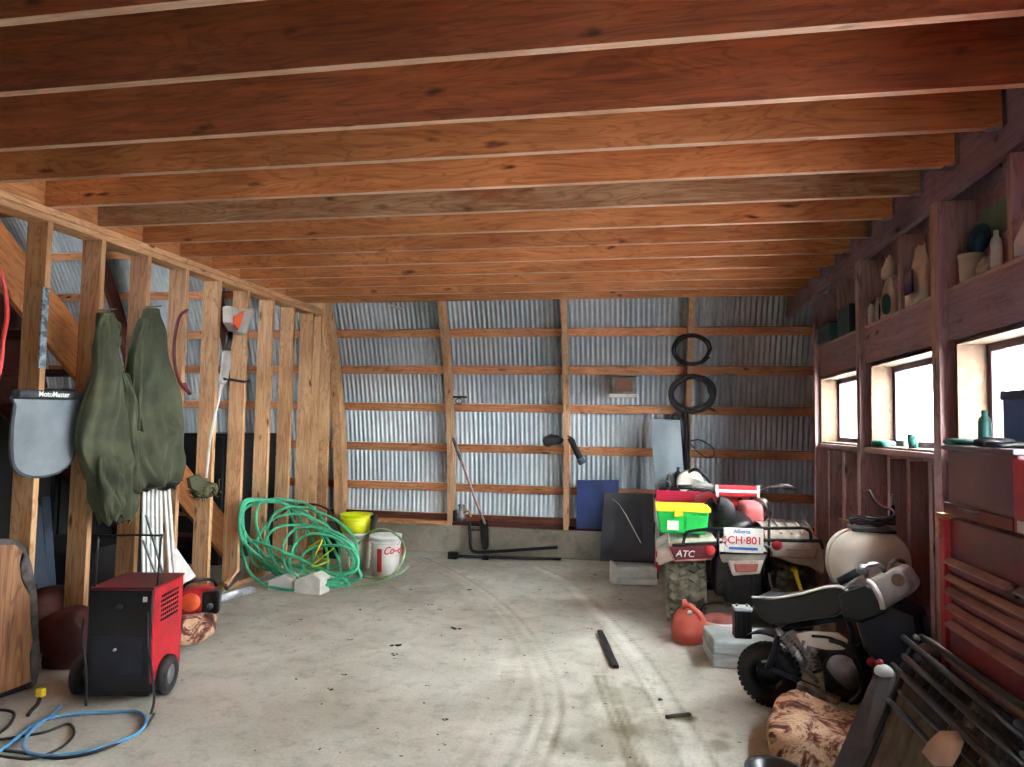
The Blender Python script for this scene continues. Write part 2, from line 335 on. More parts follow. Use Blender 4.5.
def make_floor():
    x0, x1, y0, y1, st = -3.32, 1.62, 2.35, 7.5, .016
    nx, ny = int((x1-x0)/st), int((y1-y0)/st); cols = [1.0]*(nx*ny)
    T = track_polys()
    for pts, wd, c, s in T:
        pts = cr([(p[0], p[1], 0) for p in pts], 14)
        for p in pts:
            i0 = int((p.x-x0)/st); j0 = int((p.y-y0)/st); rr = int(wd*1.8/st)+1
            for j in range(max(0, j0-rr), min(ny, j0+rr+1)):
                for i in range(max(0, i0-rr), min(nx, i0+rr+1)):
                    d = math.hypot(x0+i*st-p.x, y0+j*st-p.y)/wd
                    if d < 1.6:
                        f = s*math.exp(-d*d*1.6)*(.55+.75*noise.noise(Vector((i*.09, j*.05, 3))+Vector((.5,.5,0))))
                        q = j*nx+i; c2 = 1+(c-1)*1.35; cols[q] += (c2-cols[q])*min(1, max(0, f)*2.2)
    # scuffed muddy patch and oily stains
    for (px, py, r, c) in ((628,700,.34,.66),(600,740,.28,.68),(655,735,.22,.7),(690,718,.09,.3),(720,745,.1,.55),(520,600,.2,.9),(455,650,.35,.93),(400,605,.3,.86),(395,700,.5,.95),(430,590,.25,.84),(500,572,.5,.86),(620,575,.3,.82),(380,585,.4,.82),(725,735,.08,.6)):
        p = fl(px, py)
        for j in range(ny):
            y = y0+j*st
            if abs(y-p.y) > r*1.6: continue
            for i in range(max(0, int((p.x-r*1.6-x0)/st)), min(nx, int((p.x+r*1.6-x0)/st))):
                x = x0+i*st; d = math.hypot(x-p.x, (y-p.y))/r
                n = noise.fractal(Vector((x*9, y*4, px*.1)), 1, 2, 4)
                f = max(0, 1-d)*1.2+n*.7
                if d < 1.5 and f > .2: cols[j*nx+i] *= 1-(1-c)*min(1, (f-.2)*1.7)
    mb = MB(); mb.v = [Vector((x0+i*st, y0+j*st, 0)) for j in range(ny) for i in range(nx)]
    mb.f = [(j*nx+i, j*nx+i+1, (j+1)*nx+i+1, (j+1)*nx+i) for j in range(ny-1) for i in range(nx-1)]; mb.sm = [False]*len(mb.f)
    X1, Y1 = x0+(nx-1)*st, y0+(ny-1)*st; o = len(mb.v)
    for p in ((-7.2,-4,0),(1.80,-4,0),(1.80,y0,0),(X1,y0,0),(x0,y0,0),(-7.2,y0,0),(1.80,Y1,0),(X1,Y1,0),(x0,Y1,0),(-7.2,Y1,0),(1.80,7.8,0),(-7.2,7.8,0)): mb.v.append(Vector(p))
    for f in ((0,1,2,3,4,5),(3,2,6,7),(5,4,8,9),(9,8,7,6,10,11)): mb.f.append(tuple(o+i for i in f)); mb.sm.append(False)
    me = mb.mesh('floor'); ca = me.color_attributes.new('mud', 'FLOAT_COLOR', 'POINT')
    buf = []
    for c in cols: d = 1-c; buf += [c, 1-d*1.06, 1-d*1.2, 1]
    buf += [1.0]*(4*12); ca.data.foreach_set('color', buf)
    return tag(obj('floor', me, m_floor), kind='structure')
make_floor()
tag(obj('ground', MB().add([(-60,-60,-.06),(60,-60,-.06),(60,60,-.06),(-60,60,-.06)], [(0,1,2,3)]), m_snow), kind='structure')

# back wall: curb, sill, gothic ribs, purlins, corrugated sheets
bw = empty('wall_back', (-1, AY, 0), kind='structure')
obj('concrete_curb', MB().box((-7.2, AY-.02, 0), (1.80, AY+.3, AZ)), m_curb, bw, .012)
for x0, x1 in ((-7.1,-4.2),(-4.2,-2.04),(-2.04,.5),(.5,1.77)):
    board('sill_plate', (x0, AY+.07, AZ+.02), (x1, AY+.07, AZ+.02), .038, .14, (0,0,1), m_dkwood if x0 > -3 else m_purlin, bw)
    board('sill_plate', (x0, AY+.13, AZ+.075), (x1, AY+.13, AZ+.075), .07, .05, (0,0,1), m_sill, bw)
def rib(x, zt, mat):
    zs = [AZ+.0+(zt-AZ)*i/26 for i in range(27)]; w = .03; L = []
    for z in zs: L.append([(x-w, prof(z), z), (x+w, prof(z), z), (x+w, prof(z, .14), z), (x-w, prof(z, .14), z)])
    mb = MB().sheet(L, False, True); mb.f += [(0,1,2,3), tuple(len(mb.v)-4+i for i in (3,2,1,0))]; mb.sm += [False]*2
    # stored in its own frame so the grain runs along the rib
    m = Matrix(((0,0,1,0),(0,1,0,0),(-1,0,0,0),(0,0,0,1)))
    inv = m.inverted(); mb.v = [inv @ (v-Vector((x, 0, 0))) for v in mb.v]
    o = obj('arch_rib', mb, mat, None, .003); o.parent = bw; o.matrix_parent_inverse = wmat(bw).inverted(); o.matrix_basis = Matrix.Translation((x, 0, 0)) @ m
for x in (-2.04, -.76, .5): rib(x, 4.6, m_rib)
for x in (-3.325, -3.37): rib(x, 4.6, m_stud)
for x in (-4.6, -5.9): rib(x, 4.6, m_dkwood)
def atprof(x, y, off):      # where the pixel's ray meets the arch surface
    lo, hi = 2.0, 12.0; d = ray(x, y)
    for _ in range(50):
        t = (lo+hi)/2; p = EYE+d*t
        if p.y < prof(p.z, off): lo = t
        else: hi = t
    return EYE+d*lo
pz = [atprof(505, y, .14).z for y in (332.5, 370, 408, 449, 489)]
dz = (pz[0]-pz[4])/4
pz += [pz[0]+dz*i for i in range(1, 6)]
rx = [-7.1,-5.9,-4.6,-3.4,-2.04,-.76,0.5,1.77]
for z in pz:
    a = math.asin(min(.99, (z-AZ)/AR)); y = prof(z, .155); n = Vector((0, math.cos(a), math.sin(a))); t = Vector((0, -math.sin(a), math.cos(a)))
    for x0, x1 in zip(rx, rx[1:]):
        board('purlin', (x0+.001, y, z), (x1-.001, y, z), .088, .03, t, m_purlin, bw)
def corr(name, x0, x1, zt, parent):
    p = .052; nx = int((x1-x0)/p*6)+1; rows = []; zs = [AZ+.02+(zt-AZ)*i/30 for i in range(31)]
    for z in zs:
        a = math.asin(min(.99, (z-AZ)/AR)); r = []
        for i in range(nx+1):
            x = x0+(x1-x0)*i/nx; h = .009*math.cos(2*PI*x/p)+.184
            r.append((x, prof(z, 0)+h*math.cos(a), z+h*math.sin(a)))
        rows.append(r)
    return obj(name, MB().sheet(rows), m_galv, parent, solid=.001)
xs = [-7.2+.78*i for i in range(13)]
for i in range(len(xs)-1): corr('metal_sheet', xs[i]-.02, min(xs[i+1]+.02, 1.80), 4.75, bw)
# roof over the loft and the lean-to bay
rf = empty('ceiling', (-1, 3.5, JZ), kind='structure')
JY = [2.16-.41*k for k in range(14, 0, -1)] + [2.16, 2.63, 3.0, 3.42, 3.82, 4.23, 4.63, 5.03, 5.43, 5.83, 6.22, 6.6]
for i, y in enumerate(JY):
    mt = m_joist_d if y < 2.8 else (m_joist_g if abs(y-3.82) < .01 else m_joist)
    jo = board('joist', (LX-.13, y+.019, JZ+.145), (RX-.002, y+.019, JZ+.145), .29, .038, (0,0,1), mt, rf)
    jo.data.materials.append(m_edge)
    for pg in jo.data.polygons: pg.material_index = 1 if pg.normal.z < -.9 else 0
    if y > 2.5:
        obj('joist_hanger', MB().box((RX-.05, y-.004, JZ-.003), (RX-.001, y+.042, JZ+.0)).box((RX-.003, y-.03, JZ), (RX, y-.003, JZ+.2)), m_steel, rf)
for a, b in zip(JY, JY[1:]):
    board('blocking', (LX-.05, a+.04, JZ+.143), (LX-.05, b-.002, JZ+.143), .28, .038, (0,0,1), m_joist, rf)
obj('loft_deck', MB().box((-3.6, -4, JZ+.291), (1.7, 6.9, JZ+.31)), m_osb, rf)
board('ledger', (RX+.021, -1.5, JZ+.09), (RX+.021, 7.2, JZ+.09), .4, .038, (0,0,1), m_plum, rf)
obj('bay_roof', MB().box((-7.3, -4, 4.75), (1.72, 5.2, 4.8)), m_dkwood, rf)

# partition of studs on the left
lw = empty('wall_left', (LX, 4, 0), kind='structure')
board('top_plate', (LX-.07, 0, JZ-.022), (LX-.07, 7.18, JZ-.022), .14, .038, (1,0,0), m_stud, lw)
board('top_plate', (LX-.07, 0, JZ-.064), (LX-.07, 7.12, JZ-.064), .14, .038, (1,0,0), m_stud, lw)
board('bottom_plate', (LX-.07, 3.2, .019), (LX-.07, 7.5, .019), .14, .038, (1,0,0), m_stud, lw)
SY = [2.19, 2.62, 3.036, 3.456, 3.866, 4.290, 4.703, 5.125, 5.545, 5.970, 6.375, 6.782, aX(320, 400, LX).y, aX(330, 425, LX).y]
for i, y in enumerate(SY):
    zt = JZ-.084
    board('stud', (LX-.07, y-.019, .039), (LX-.07, y-.019, zt), .14, .038, (1,0,0), m_stud, lw)
print('SY', SY[-2:])
# outer wall of the lean-to bay, with a high loft light in it
wl = empty('wall_far', (-7.2, 3, 0), kind='structure')
obj('boarding', MB().box((-7.28, -4, 0), (-7.2, 7.9, 3.2)).box((-7.28, -4, 3.2), (-7.2, 3.4, 4.8)).box((-7.28, 4.5, 3.2), (-7.2, 7.9, 4.8)).box((-7.28, 3.4, 4.0), (-7.2, 4.5, 4.8)), m_dkwood, wl)
wf = empty('wall_front', (-1, -4, 0), kind='structure')
obj('boarding', MB().box((-7.28, -4.08, 0), (-.4, -4, 4.8)).box((-.15, -4.08, 0), (1.72, -4, 4.8)).box((-.4, -4.08, 1.2), (-.15, -4, 4.8)), m_dkwood, wf)  # narrow gap in this unseen wall, added to let in some fill light

# right wall with three windows, plus an unseen near one added for light
rw = empty('wall_right', (RX, 4, 0), kind='structure')
WZ0, WZ1, SH = 1.31, 1.82, 2.06
wins = [(4.92, 5.87), (3.70, 4.66), (2.30, 3.47), (.85, 2.12)]
mb = MB(); X0, X1 = 1.545, 1.575
mb.box((X0, -4, 0), (X1, 5.97, WZ0)).box((X0, -4, WZ1), (X1, 5.97, 2.95))
e = sorted(wins); edges = [-4] + [v for w in e for v in w] + [5.97]
for i in range(0, len(edges), 2): mb.box((X0, edges[i], WZ0), (X1, edges[i+1], WZ1))
mb.box((X0, -4, 2.95), (X1, 5.97, 4.8))
mb.box((1.78, 5.95, 0), (1.81, 7.9, 4.8)).box((X0, 5.95, 0), (1.81, 5.975, 4.8))
obj('sheathing', mb, m_plum, rw)
PY = [(5.93, .06), (4.79, .07), (3.595, .085), (2.2, .07), (.8, .07)]
for y, w in PY: board('post', (1.46, y, 0), (1.46, y, 2.5), .17, w, (1,0,0), m_plum_post, rw)
for y in (5.35, 4.16, 2.98): board('upper_stud', (1.478, y, SH+.02), (1.478, y, 2.5), .13, .038, (1,0,0), m_plum_post, rw)
for y in (5.77, 5.36, 5.0, 4.45, 4.14, 3.85, 3.2, 2.8): board('lower_stud', (1.49, y, .04), (1.49, y, WZ0-.06), .1, .04, (1,0,0), m_plum_post, rw)
ys = [5.9, 4.755, 3.55, 2.165, .765]
for a, b in zip(ys[1:], ys):
    a2 = a+.07
    board('header_board', (RX+.02, a2-.03, (WZ1+SH)/2+.006), (RX+.02, b-.001, (WZ1+SH)/2+.006), SH-WZ1-.012, .034, (0,0,1), m_plum, rw)
    board('shelf_board', (RX+.068, a2-.03, SH+.008), (RX+.068, b-.001, SH+.008), .135, .02, (1,0,0), m_plum_post, rw)
    board('sill_board', (RX+.06, a2-.03, WZ0-.02), (RX+.06, b-.001, WZ0-.02), .15, .034, (1,0,0), m_plum_post, rw)
    obj('lower_panel', MB().box((1.53, a2-.03, .02), (1.544, b, WZ0-.04)), m_plum, rw)
for i, (a, b) in enumerate(wins):
    w = empty('window_%d' % (i+1), (RX+.1, (a+b)/2, WZ0), kind='structure')
    t = .014
    r = MB().box((RX+.002, b-t, WZ0), (1.60, b, WZ1)).box((RX+.002, a, WZ0), (1.60, a+t, WZ1)).box((RX+.002, a, WZ1-t), (1.60, b, WZ1)).box((RX+.005, a, WZ0-.002), (1.60, b, WZ0+.01))
    obj('reveal', r, m_reveal, w)
    f = MB(); g = .035; x0, x1 = 1.535, 1.59; a1, b1, z0, z1 = a+t, b-t, WZ0+.01, WZ1-t
    f.box((x0, a1, z0), (x1, a1+g, z1)).box((x0, b1-g, z0), (x1, b1, z1)).box((x0, a1+g, z0), (x1, b1-g, z0+g)).box((x0, a1+g, z1-g), (x1, b1-g, z1))
    obj('window_frame', f, m_wframe, w, .003)
    obj('pane', MB().box((1.56, a1+g, z0+g), (1.563, b1-g, z1-g)), m_glass, w)
# pale patched back of the upper bay
obj('loft_patch', MB().box((1.535, 2.99, 2.28), (1.543, 3.5, 2.42)), pm('pale_green_patch', rgb(120, 150, 132), rgb(96, 124, 110), 4, .8), rw)
# world
wd = bpy.data.worlds.new('sky'); bpy.context.scene.world = wd; wd.use_nodes = True
bg = wd.node_tree.nodes['Background']; bg.inputs['Color'].default_value = (.90, .955, 1, 1); bg.inputs['Strength'].default_value = 34
vs = bpy.context.scene.view_settings; vs.view_transform = 'Standard'; vs.look = 'None'; vs.gamma = 1; vs.exposure = 1.6; vs.use_curve_mapping = False
cy = bpy.context.scene.cycles; cy.max_bounces = 10; cy.diffuse_bounces = 6; cy.use_denoising = True; cy.sample_clamp_indirect = 6
#THINGS
def thing(name, loc, label, cat, group=None): return empty(name, loc, label, cat, group)
def single(name, mb, mat, label, cat, group=None, **k): return tag(obj(name, mb, mat, **k), label, cat, group)
def cylm(mb, a, b, r, seg=20, r2=None): return mb.tube([a, b], [r, r if r2 is None else r2], seg)
# ================================================================== LEFT SIDE
# staircase behind the partition
st = thing('staircase', (-3.9, 5, 0), 'brown wooden staircase with dark treads behind the left stud partition', 'staircase')
A = Vector((-3.62, 3.1, 2.56)); Bv = Vector((-3.62, 5.95, .18))
for dx in (0, -.85): board('stringer', A+Vector((dx, 0, 0)), Bv+Vector((dx, 0, 0)), .27, .04, (0, 0, 1), m_joist if dx == 0 else m_dkwood, st)
for i in range(10):
    p = A.lerp(Bv, (i+.7)/10.6); board('tread', (-3.645, p.y, p.z-.02), (-4.45, p.y, p.z-.02), .24, .036, (0, 1, 0), m_dkwood, st)
# dark clutter behind the studs
def crate(name, lo, hi, mat, label, cat, lip=.02):
    t = thing(name, ((lo[0]+hi[0])/2, (lo[1]+hi[1])/2, lo[2]), label, cat)
    obj('body', MB().box(lo, hi), mat, t, .01)
    obj('door', MB().box((hi[0], lo[1]+.03, lo[2]+.05), (hi[0]+lip, (lo[1]+hi[1])/2-.01, hi[2]-.04)), mat, t, .005)
    obj('door', MB().box((hi[0], (lo[1]+hi[1])/2+.01, lo[2]+.05), (hi[0]+lip, hi[1]-.03, hi[2]-.04)), mat, t, .005)
    obj('shelf_top', MB().box((lo[0]-.01, lo[1]-.01, hi[2]), (hi[0]+.03, hi[1]+.01, hi[2]+.025)), mat, t, .005)
    return t
crate('storage_cabinet', (-4.9, 3.25, 0), (-4.5, 4.75, 1.5), m_darkgap, 'low black storage cabinet behind the studs by the grey mat', 'cabinet')
crate('storage_cabinet', (-4.5, 6.25, 0), (-4.0, 7.3, 1.25), m_darkgap, 'tall black storage cabinet in the corner behind the green hose', 'cabinet')
crate('storage_cabinet', (-4.95, 4.85, 0), (-4.55, 6.1, 1.62), m_darkgap, 'black storage cabinet behind the studs beside the string trimmer', 'cabinet')
for k, (lo, hi, lab) in enumerate((((-4.35, 3.35, 0), (-3.72, 3.85, .36), 'low black crate under the stairs behind the red welder'), ((-4.4, 4.1, 0), (-3.72, 4.8, .5), 'wide black crate under the stairs behind the white trim strips'), ((-4.45, 5.0, 0), (-3.95, 5.2, .3), 'flat black crate under the foot of the stairs'))):
    tt = thing('black_crate', ((lo[0]+hi[0])/2, (lo[1]+hi[1])/2, 0), lab, 'crate')
    obj('crate_body', MB().box(lo, hi), m_darkgap, tt, .012)
    obj('crate_rim', MB().box((lo[0]-.012, lo[1]-.012, hi[2]-.03), (hi[0]+.012, hi[1]+.012, hi[2]+.006)), m_darkgap, tt, .004)
for k, (x, y, h, w) in enumerate(((47, 588, .62, .12), (57, 590, .7, .07))):
    p = aX(x, y, -3.75); single('plank', MB().slab([p+Vector((0, -w/2, -.25)), p+Vector((0, w/2, -.25)), p+Vector((-.12, w/2, h-.1)), p+Vector((-.12, -w/2, h-.1))], (-.03, 0, 0)), m_bluegrey,
        ('wide blue-grey plank leaning behind the studs below the grey mat', 'narrow blue-grey plank leaning just right of the wider blue-grey one')[k], 'plank', bevel=.004)
p = aX(45, 600, -3.62); single('cushion', MB().ell(p+Vector((0, .02, -.06)), (.12, .2, .13), None, 20, 12, .6), m_dkwood, 'dark reddish brown cushion behind the leftmost studs at floor level', 'cushion')
mb = MB(); c = aY(70, 640, 3.55); mb.ell((c.x, c.y, .16), (.16, .13, .16), None, 28, 16, .75)
for i, v in enumerate(mb.v): mb.v[i] = v+Vector((1, 1, 1))*.05*noise.noise(v*7)
for v in mb.v: v.z = max(v.z, .004)
single('cloth_bundle', mb, pm('dark_maroon_cloth', rgb(84, 34, 30), rgb(44, 20, 18), 9, .85), 'dark maroon cloth bundle heaped between the wooden slab and the welder', 'cloth bundle')
# folded paint-splashed strip nailed on the first stud
q0 = aX(48, 288, LX+.012); q1 = aX(40, 368, LX+.012)
single('metal_strip', MB().box((q0.x-.006, min(q0.y, q1.y)-.014, q1.z), (q0.x+.006, min(q0.y, q1.y)+.03, q0.z)), pm('flaking_blue_grey_paint', rgb(150, 170, 182), rgb(86, 96, 104), 26, .7, lo=.45, hi=.55), 'flaking blue-grey metal strip fixed on the edge of a stud above the grey mat', 'strip', bevel=.002)
# red hose loop at the frame edge
single('red_cable', MB().tube(cr([aX(*p, -3.3) for p in ((-14,262),(-4,264),(2,278),(6,296),(7,318),(3,340),(1,362),(-4,385))]), .011, 8), pm('bright_red_rubber', rgb(214, 58, 50), rgb(190, 44, 40), 8, .4), 'bright red cable loop hanging on the stud at the photo\'s left edge', 'cable')
# grey mud flap with white lettering
PX = -3.30
mf = thing('rubber_mat', aX(45, 395, PX), 'grey rubber mat with a rolled top and white lettering hung on the studs', 'mat')
def outl(k):
    P = [(15,395),(76,396),(78,420),(75,446),(70,462),(58,473),(40,478),(24,477),(13,470),(9,456),(9,430),(12,405)]
    c = Vector((44, 436)); return [aX(c.x+(x-c.x)*k, c.y+(y-c.y)*k, PX) for x, y in P]
obj('mat_sheet', MB().slab(cr(outl(1.0), 5, True), (.012, 0, 0)), m_matd, mf)
obj('mat_face', MB().slab([p+Vector((.013, 0, 0)) for p in cr(outl(.94), 5, True)], (.004, 0, 0)), m_mat, mf)
rr = [aX(16, 394, PX+.03), aX(79, 396, PX+.03)]
obj('rolled_top', MB().tube([rr[0], rr[0].lerp(rr[1], .5), rr[1]], .026, 16), m_matd, mf)
n = (rr[1]-rr[0]).normalized()
text('lettering', 'MotoMaster', .042, axes(n, (0, 0, 1), rr[0].lerp(rr[1], .52)+Vector((.027, 0, .003))) @ Matrix.Rotation(PI/2, 4, 'X'), m_wtxt, mf)

# hanging garments
def garment(name, rows, X, mat, label, dep=.09, seed=0, parent=None):
    R = []; rnd = random.Random(seed); ph = [rnd.uniform(0, 6) for _ in range(6)]; n = 72
    rows = [(Vector(((a+b)/2, y)), (b-a)/2) for y, a, b in rows]
    pts = cr([Vector((c.x, c.y, h)) for c, h in rows], 5)
    for j, q in enumerate(pts):
        c = aX(q.x, q.y, X); e = aX(q.x+q.z, q.y, X); side = (e-c); side.z = 0
        s_ = side.length
        T = j/len(pts); r = []
        for k in range(n):
            a = 2*PI*k/n
            f = 1 + .13*math.sin(5*a+ph[0]+T*1.5)+.09*math.sin(9*a+ph[1]-T*3)+.05*math.sin(14*a+ph[2]+T*5)
            f += .34*(abs(noise.noise(Vector((math.cos(a)*2.2+seed, math.sin(a)*2.2, T*3.2+a*.25))))-.2)+.12*noise.noise(Vector((math.cos(a)*5, math.sin(a)*5, T*12+seed)))
            d = dep*(.5+.5*math.sin(min(1, T*1.2)*PI*.6))
            g = a*2.5+ph[4]+1.6*math.sin(T*4+ph[5])+2.2*noise.noise(Vector((seed, T*3, math.cos(a)*1.5)))
            h = a*1.5-T*7+ph[2]
            cr_ = (.060*(.5-abs(math.sin(g)))+.040*(.5-abs(math.sin(h))))*min(1, T*5+.15)*(.4+.6*min(1, s_/.12))
            r.append(c+Vector((math.sin(a)*(d*f+cr_), math.cos(a)*(s_*(1+.15*(f-1))+cr_*.2), .016*math.sin(7*a+ph[3])*T)))
        R.append(r)
    mb = MB().sheet(R, True, True); m = len(mb.v); mb.f.append(tuple(range(n))[::-1]); mb.sm.append(False)
    return obj(name, mb, mat, parent, solid=.006, sub=1)
g1 = [(312,102,107),(330,99,114),(350,97,117),(375,95,123),(398,87,131),(420,81,135),(445,80,131),(462,86,127),(480,94,132),(498,97,134),(512,100,129),(522,105,122)]
g2 = [(308,149,154),(325,143,158),(345,139,162),(370,135,167),(400,131,175),(430,133,180),(455,136,180),(472,138,177),(484,142,172)]
t = thing('work_coverall', aX(110, 312, -3.26), 'crumpled olive green coverall hanging from a stud just right of the grey mat', 'coverall', 'olive work clothes on the studs')
garment('garment_body', g1, -3.21, m_olive, '', .1, 3, t)
garment('collar', [(313,102,109),(322,100,115),(336,101,117),(350,103,115)], -3.2, m_olive_l, '', .05, 8, t)
garment('sleeve', [(372,118,126),(400,122,134),(440,122,133),(470,122,134),(492,126,136)], -3.17, m_olive, '', .05, 5, t)
garment('pocket_fold', [(455,100,118),(475,101,122),(500,104,123),(518,107,119)], -3.13, m_olive, '', .045, 6, t)
obj('hook', MB().tube([(-3.345, aX(106,310,-3.3).y, aX(106,310,-3.3).z), (-3.22, aX(106,310,-3.3).y, aX(106,310,-3.3).z+.005)], .005, 6), m_steel, t)
t = thing('work_coverall', aX(151, 308, -3.26), 'smooth olive green work coat hanging from the third stud above the white trim strips', 'coat', 'olive work clothes on the studs')
garment('garment_body', g2, -3.21, m_olive, '', .1, 11, t)
garment('sleeve', [(318,141,147),(345,133,143),(375,130,139),(400,130,137),(430,133,138)], -3.2, m_olive, '', .05, 12, t)
garment('hem', [(478,138,176),(484,139,174),(488,140,172)], -3.235, m_seat, '', .095, 13, t)
obj('hook', MB().tube([(-3.345, aX(151,307,-3.3).y, aX(151,307,-3.3).z), (-3.22, aX(151,307,-3.3).y, aX(151,307,-3.3).z+.005)], .005, 6), m_steel, t)

# bow saw
t = thing('bow_saw', aX(184, 350, -3.3), 'dark red bow saw frame hanging on a stud beside the olive coat', 'saw')
obj('saw_frame', MB().tube(cr([aX(*p, -3.31) for p in ((187,310),(180,316),(176,330),(174,348),(175,366),(180,382),(187,391))]), .012, 8), m_red_d, t)
obj('saw_blade', MB().tube([aX(187, 311, -3.31), aX(188, 391, -3.31)], .003, 5), m_steel, t)
obj('handle', MB().tube([aX(184, 384, -3.31), aX(190, 394, -3.31)], .016, 8), m_red_d, t)

# string trimmer hanging head up
XT = -3.22
t = thing('string_trimmer', aX(205, 490, XT), 'white and orange string trimmer hanging upright on the partition, its guard caked with grass', 'trimmer')
def px(pts, X=XT): return [aX(*p, X) for p in pts]
obj('motor_housing', MB().slab(px([(222,306),(229,309),(232,313),(243,308),(246,311),(240,324),(236,335),(228,332),(222,322)]), (.09, 0, 0)), m_white, t, .012)
obj('orange_cover', MB().slab(px([(233,316),(243,311),(237,330),(232,325)], XT+.088), (.02, 0, 0)), m_orange, t, .006)
obj('grip', MB().tube(px([(230,332),(229,342),(227,352)], XT+.04), [.026, .024, .026], 12), m_black, t)
obj('shaft_sleeve', MB().tube(px([(227,351),(226,364),(224,378),(222,384)], XT+.04), [.03, .036, .032, .02], 12), m_white, t)
obj('shaft', MB().tube(px([(222,384),(216,410),(210,440),(206,478)], XT+.04), .011, 10), m_white, t)
obj('loop_handle', MB().tube(px([(224,379),(234,380),(243,382),(249,381)], XT+.06), .012, 8), m_black, t)
gm = MB(); rnd = random.Random(5); base = aX(205, 490, XT)
gm.ell(base, (.07, .12, .06), None, 16, 10, .8)
for i in range(60):
    c = base+Vector((rnd.uniform(-.05, .08), rnd.uniform(-.14, .12), rnd.uniform(-.07, .07))); d = Vector((rnd.uniform(-1, 1), rnd.uniform(-1, 1), rnd.uniform(-1, .5))).normalized()*rnd.uniform(.03, .07)
    gm.tube([c, c+d*.5+Vector((0, 0, -.004)), c+d], [.006, .005, .001], 5)
obj('grass_clog', gm, m_leaf, t)
obj('cutting_guard', MB().slab(px([(186,478),(196,474),(206,484),(196,492),(188,488)], XT+.03), (.03, 0, 0)), m_olive, t, .004)

# white trim strips leaning on the partition
n_s = 7
for i in range(n_s):
    x0 = 144+i*4.1; x1 = 141+i*4.7+(4 if i > 4 else 0)
    a = aX(x0, 486+(i % 3)*1.5, -3.23-.012*(i % 2)); b = aX(x1+2, 582, -3.16-.012*(i % 2)); b = fl(x1+2, 606) if False else b
    d = (b-a).normalized(); b = a+d*((a.z-.01)/-d.z)
    w = .027
    up = Vector((0, 1, 0)); o = board('trim_strip', a, b, w, .012, up, m_white, None, .002)
    tag(o, ['leftmost white trim strip of the bundle leaning below the olive coat', 'second white trim strip from the left below the olive coat', 'third white trim strip from the left below the olive coat', 'middle white trim strip of the bundle below the olive coat', 'third white trim strip from the right below the olive coat', 'second white trim strip from the right below the olive coat', 'rightmost white trim strip of the bundle below the olive coat'][i], 'trim strip', 'white trim strips below the coat')
for i, (a, b) in enumerate((((146,515),(168,590)),((143,540),(160,585)))):
    a = aX(*a, -3.12); b = aX(*b, -3.02); d = (b-a).normalized(); b = a+d*((a.z-.01)/-d.z)
    tag(board('metal_rod', a, b, .012, .012, (0, 1, 0), m_steel, None, .002), ('longer thin grey rod slanting across the white trim strips', 'shorter thin grey rod slanting across the foot of the white strips')[i], 'rod')
single('foam_board', MB().slab([aX(*p, -3.2) for p in ((176,547),(196,576),(178,590),(172,600),(168,580))], (-.012, 0, 0)), m_white, 'pointed white foam board leaning behind the red welder, by the chainsaw', 'board', bevel=.002)

# welder / compressor cart
f1, f2 = fl(84, 694), fl(147, 694); fx = (f2-f1).normalized(); W_ = (aX(0,0,1)-aX(0,0,1)).length
f1 = aP(84, 692, fl(84, 704), Vector((fx.y, -fx.x, 0))); 
mw = axes(fx, (0, 0, 1), fl(84, 706)); ax_y = mw.to_3x3() @ Vector((0, 1, 0))
wid = (fl(147, 706)-fl(84, 706)).length; hz = aP(84, 590, fl(84, 706), ax_y).z
t = thing('arc_welder', mw @ Vector((wid/2, .2, 0)), 'red and black wheeled arc welder with a thin black handle hoop, beside the blue hose', 'welder')
z0 = .075; dp = .36
obj('front_panel', MB().box((0, -.006, z0), (wid, .02, hz), mw), m_black, t, .004)
obj('housing', MB().box((.002, .02, z0+.02), (wid+.004, dp, hz), mw), m_red, t, .006)
obj('top_cover', MB().box((-.004, .0, hz), (wid+.008, dp+.006, hz+.012), mw), m_red_d, t, .004)
obj('base_tray', MB().box((.0, .0, z0-.03), (wid, dp, z0+.02), mw), m_black, t, .003)
sl = MB()
for i in range(6):
    for j in range(9): sl.box((wid+.003, .10+j*.023, hz-.06-i*.024), (wid+.0065, .115+j*.023, hz-.046-i*.024), mw)
obj('vent_slots', sl, m_black, t)
obj('lower_panel', MB().box((.03, -.012, z0+.08), (wid-.03, -.004, z0+.26), mw), pm('dark_blue_black', rgb(34, 38, 52), rgb(22, 24, 34), 8, .4), t, .003)
obj('rating_label', MB().box((wid-.04, -.009, hz-.055), (wid-.02, -.006, hz-.03), mw), m_label, t)
obj('control_knob', MB().lathe([(0, .02), (.014, .02), (.016, 0)], 14, mw @ Matrix.Translation((wid/2, -.006, hz-.08)) @ Matrix.Rotation(PI/2, 4, 'X')), m_seat, t)
obj('control_knob', MB().lathe([(0, .012), (.006, .012), (.008, 0)], 12, mw @ Matrix.Translation((wid/2-.01, -.012, z0+.2)) @ Matrix.Rotation(PI/2, 4, 'X')), m_chrome, t)
hh = aP(87, 536, mw @ Vector((0, .02, 0)), ax_y).z
obj('handle_hoop', MB().tube(cr([mw @ Vector(p) for p in ((.012, .02, hz), (.012, .03, hh-.02), (.02, .03, hh), (wid-.01, .06, hh), (wid+.004, .06, hh-.02), (wid+.0, .05, hz))], 3), .0055, 8), m_black, t)
for x in (-.125, wid+.0):
    wm = mw @ Matrix.Translation((x, dp*.45, .098)) @ Matrix.Rotation(PI/2, 4, 'Y')
    wh = obj('wheel', MB().lathe([(.05, 0), (.085, 0), (.098, .01), (.098, .034), (.085, .044), (.05, .044), (.05, 0)], 28, wm), m_rubber, t)
    obj('hub', MB().lathe([(0, .002), (.05, .006), (.05, .038), (0, .042)], 20, wm), m_steel, wh)
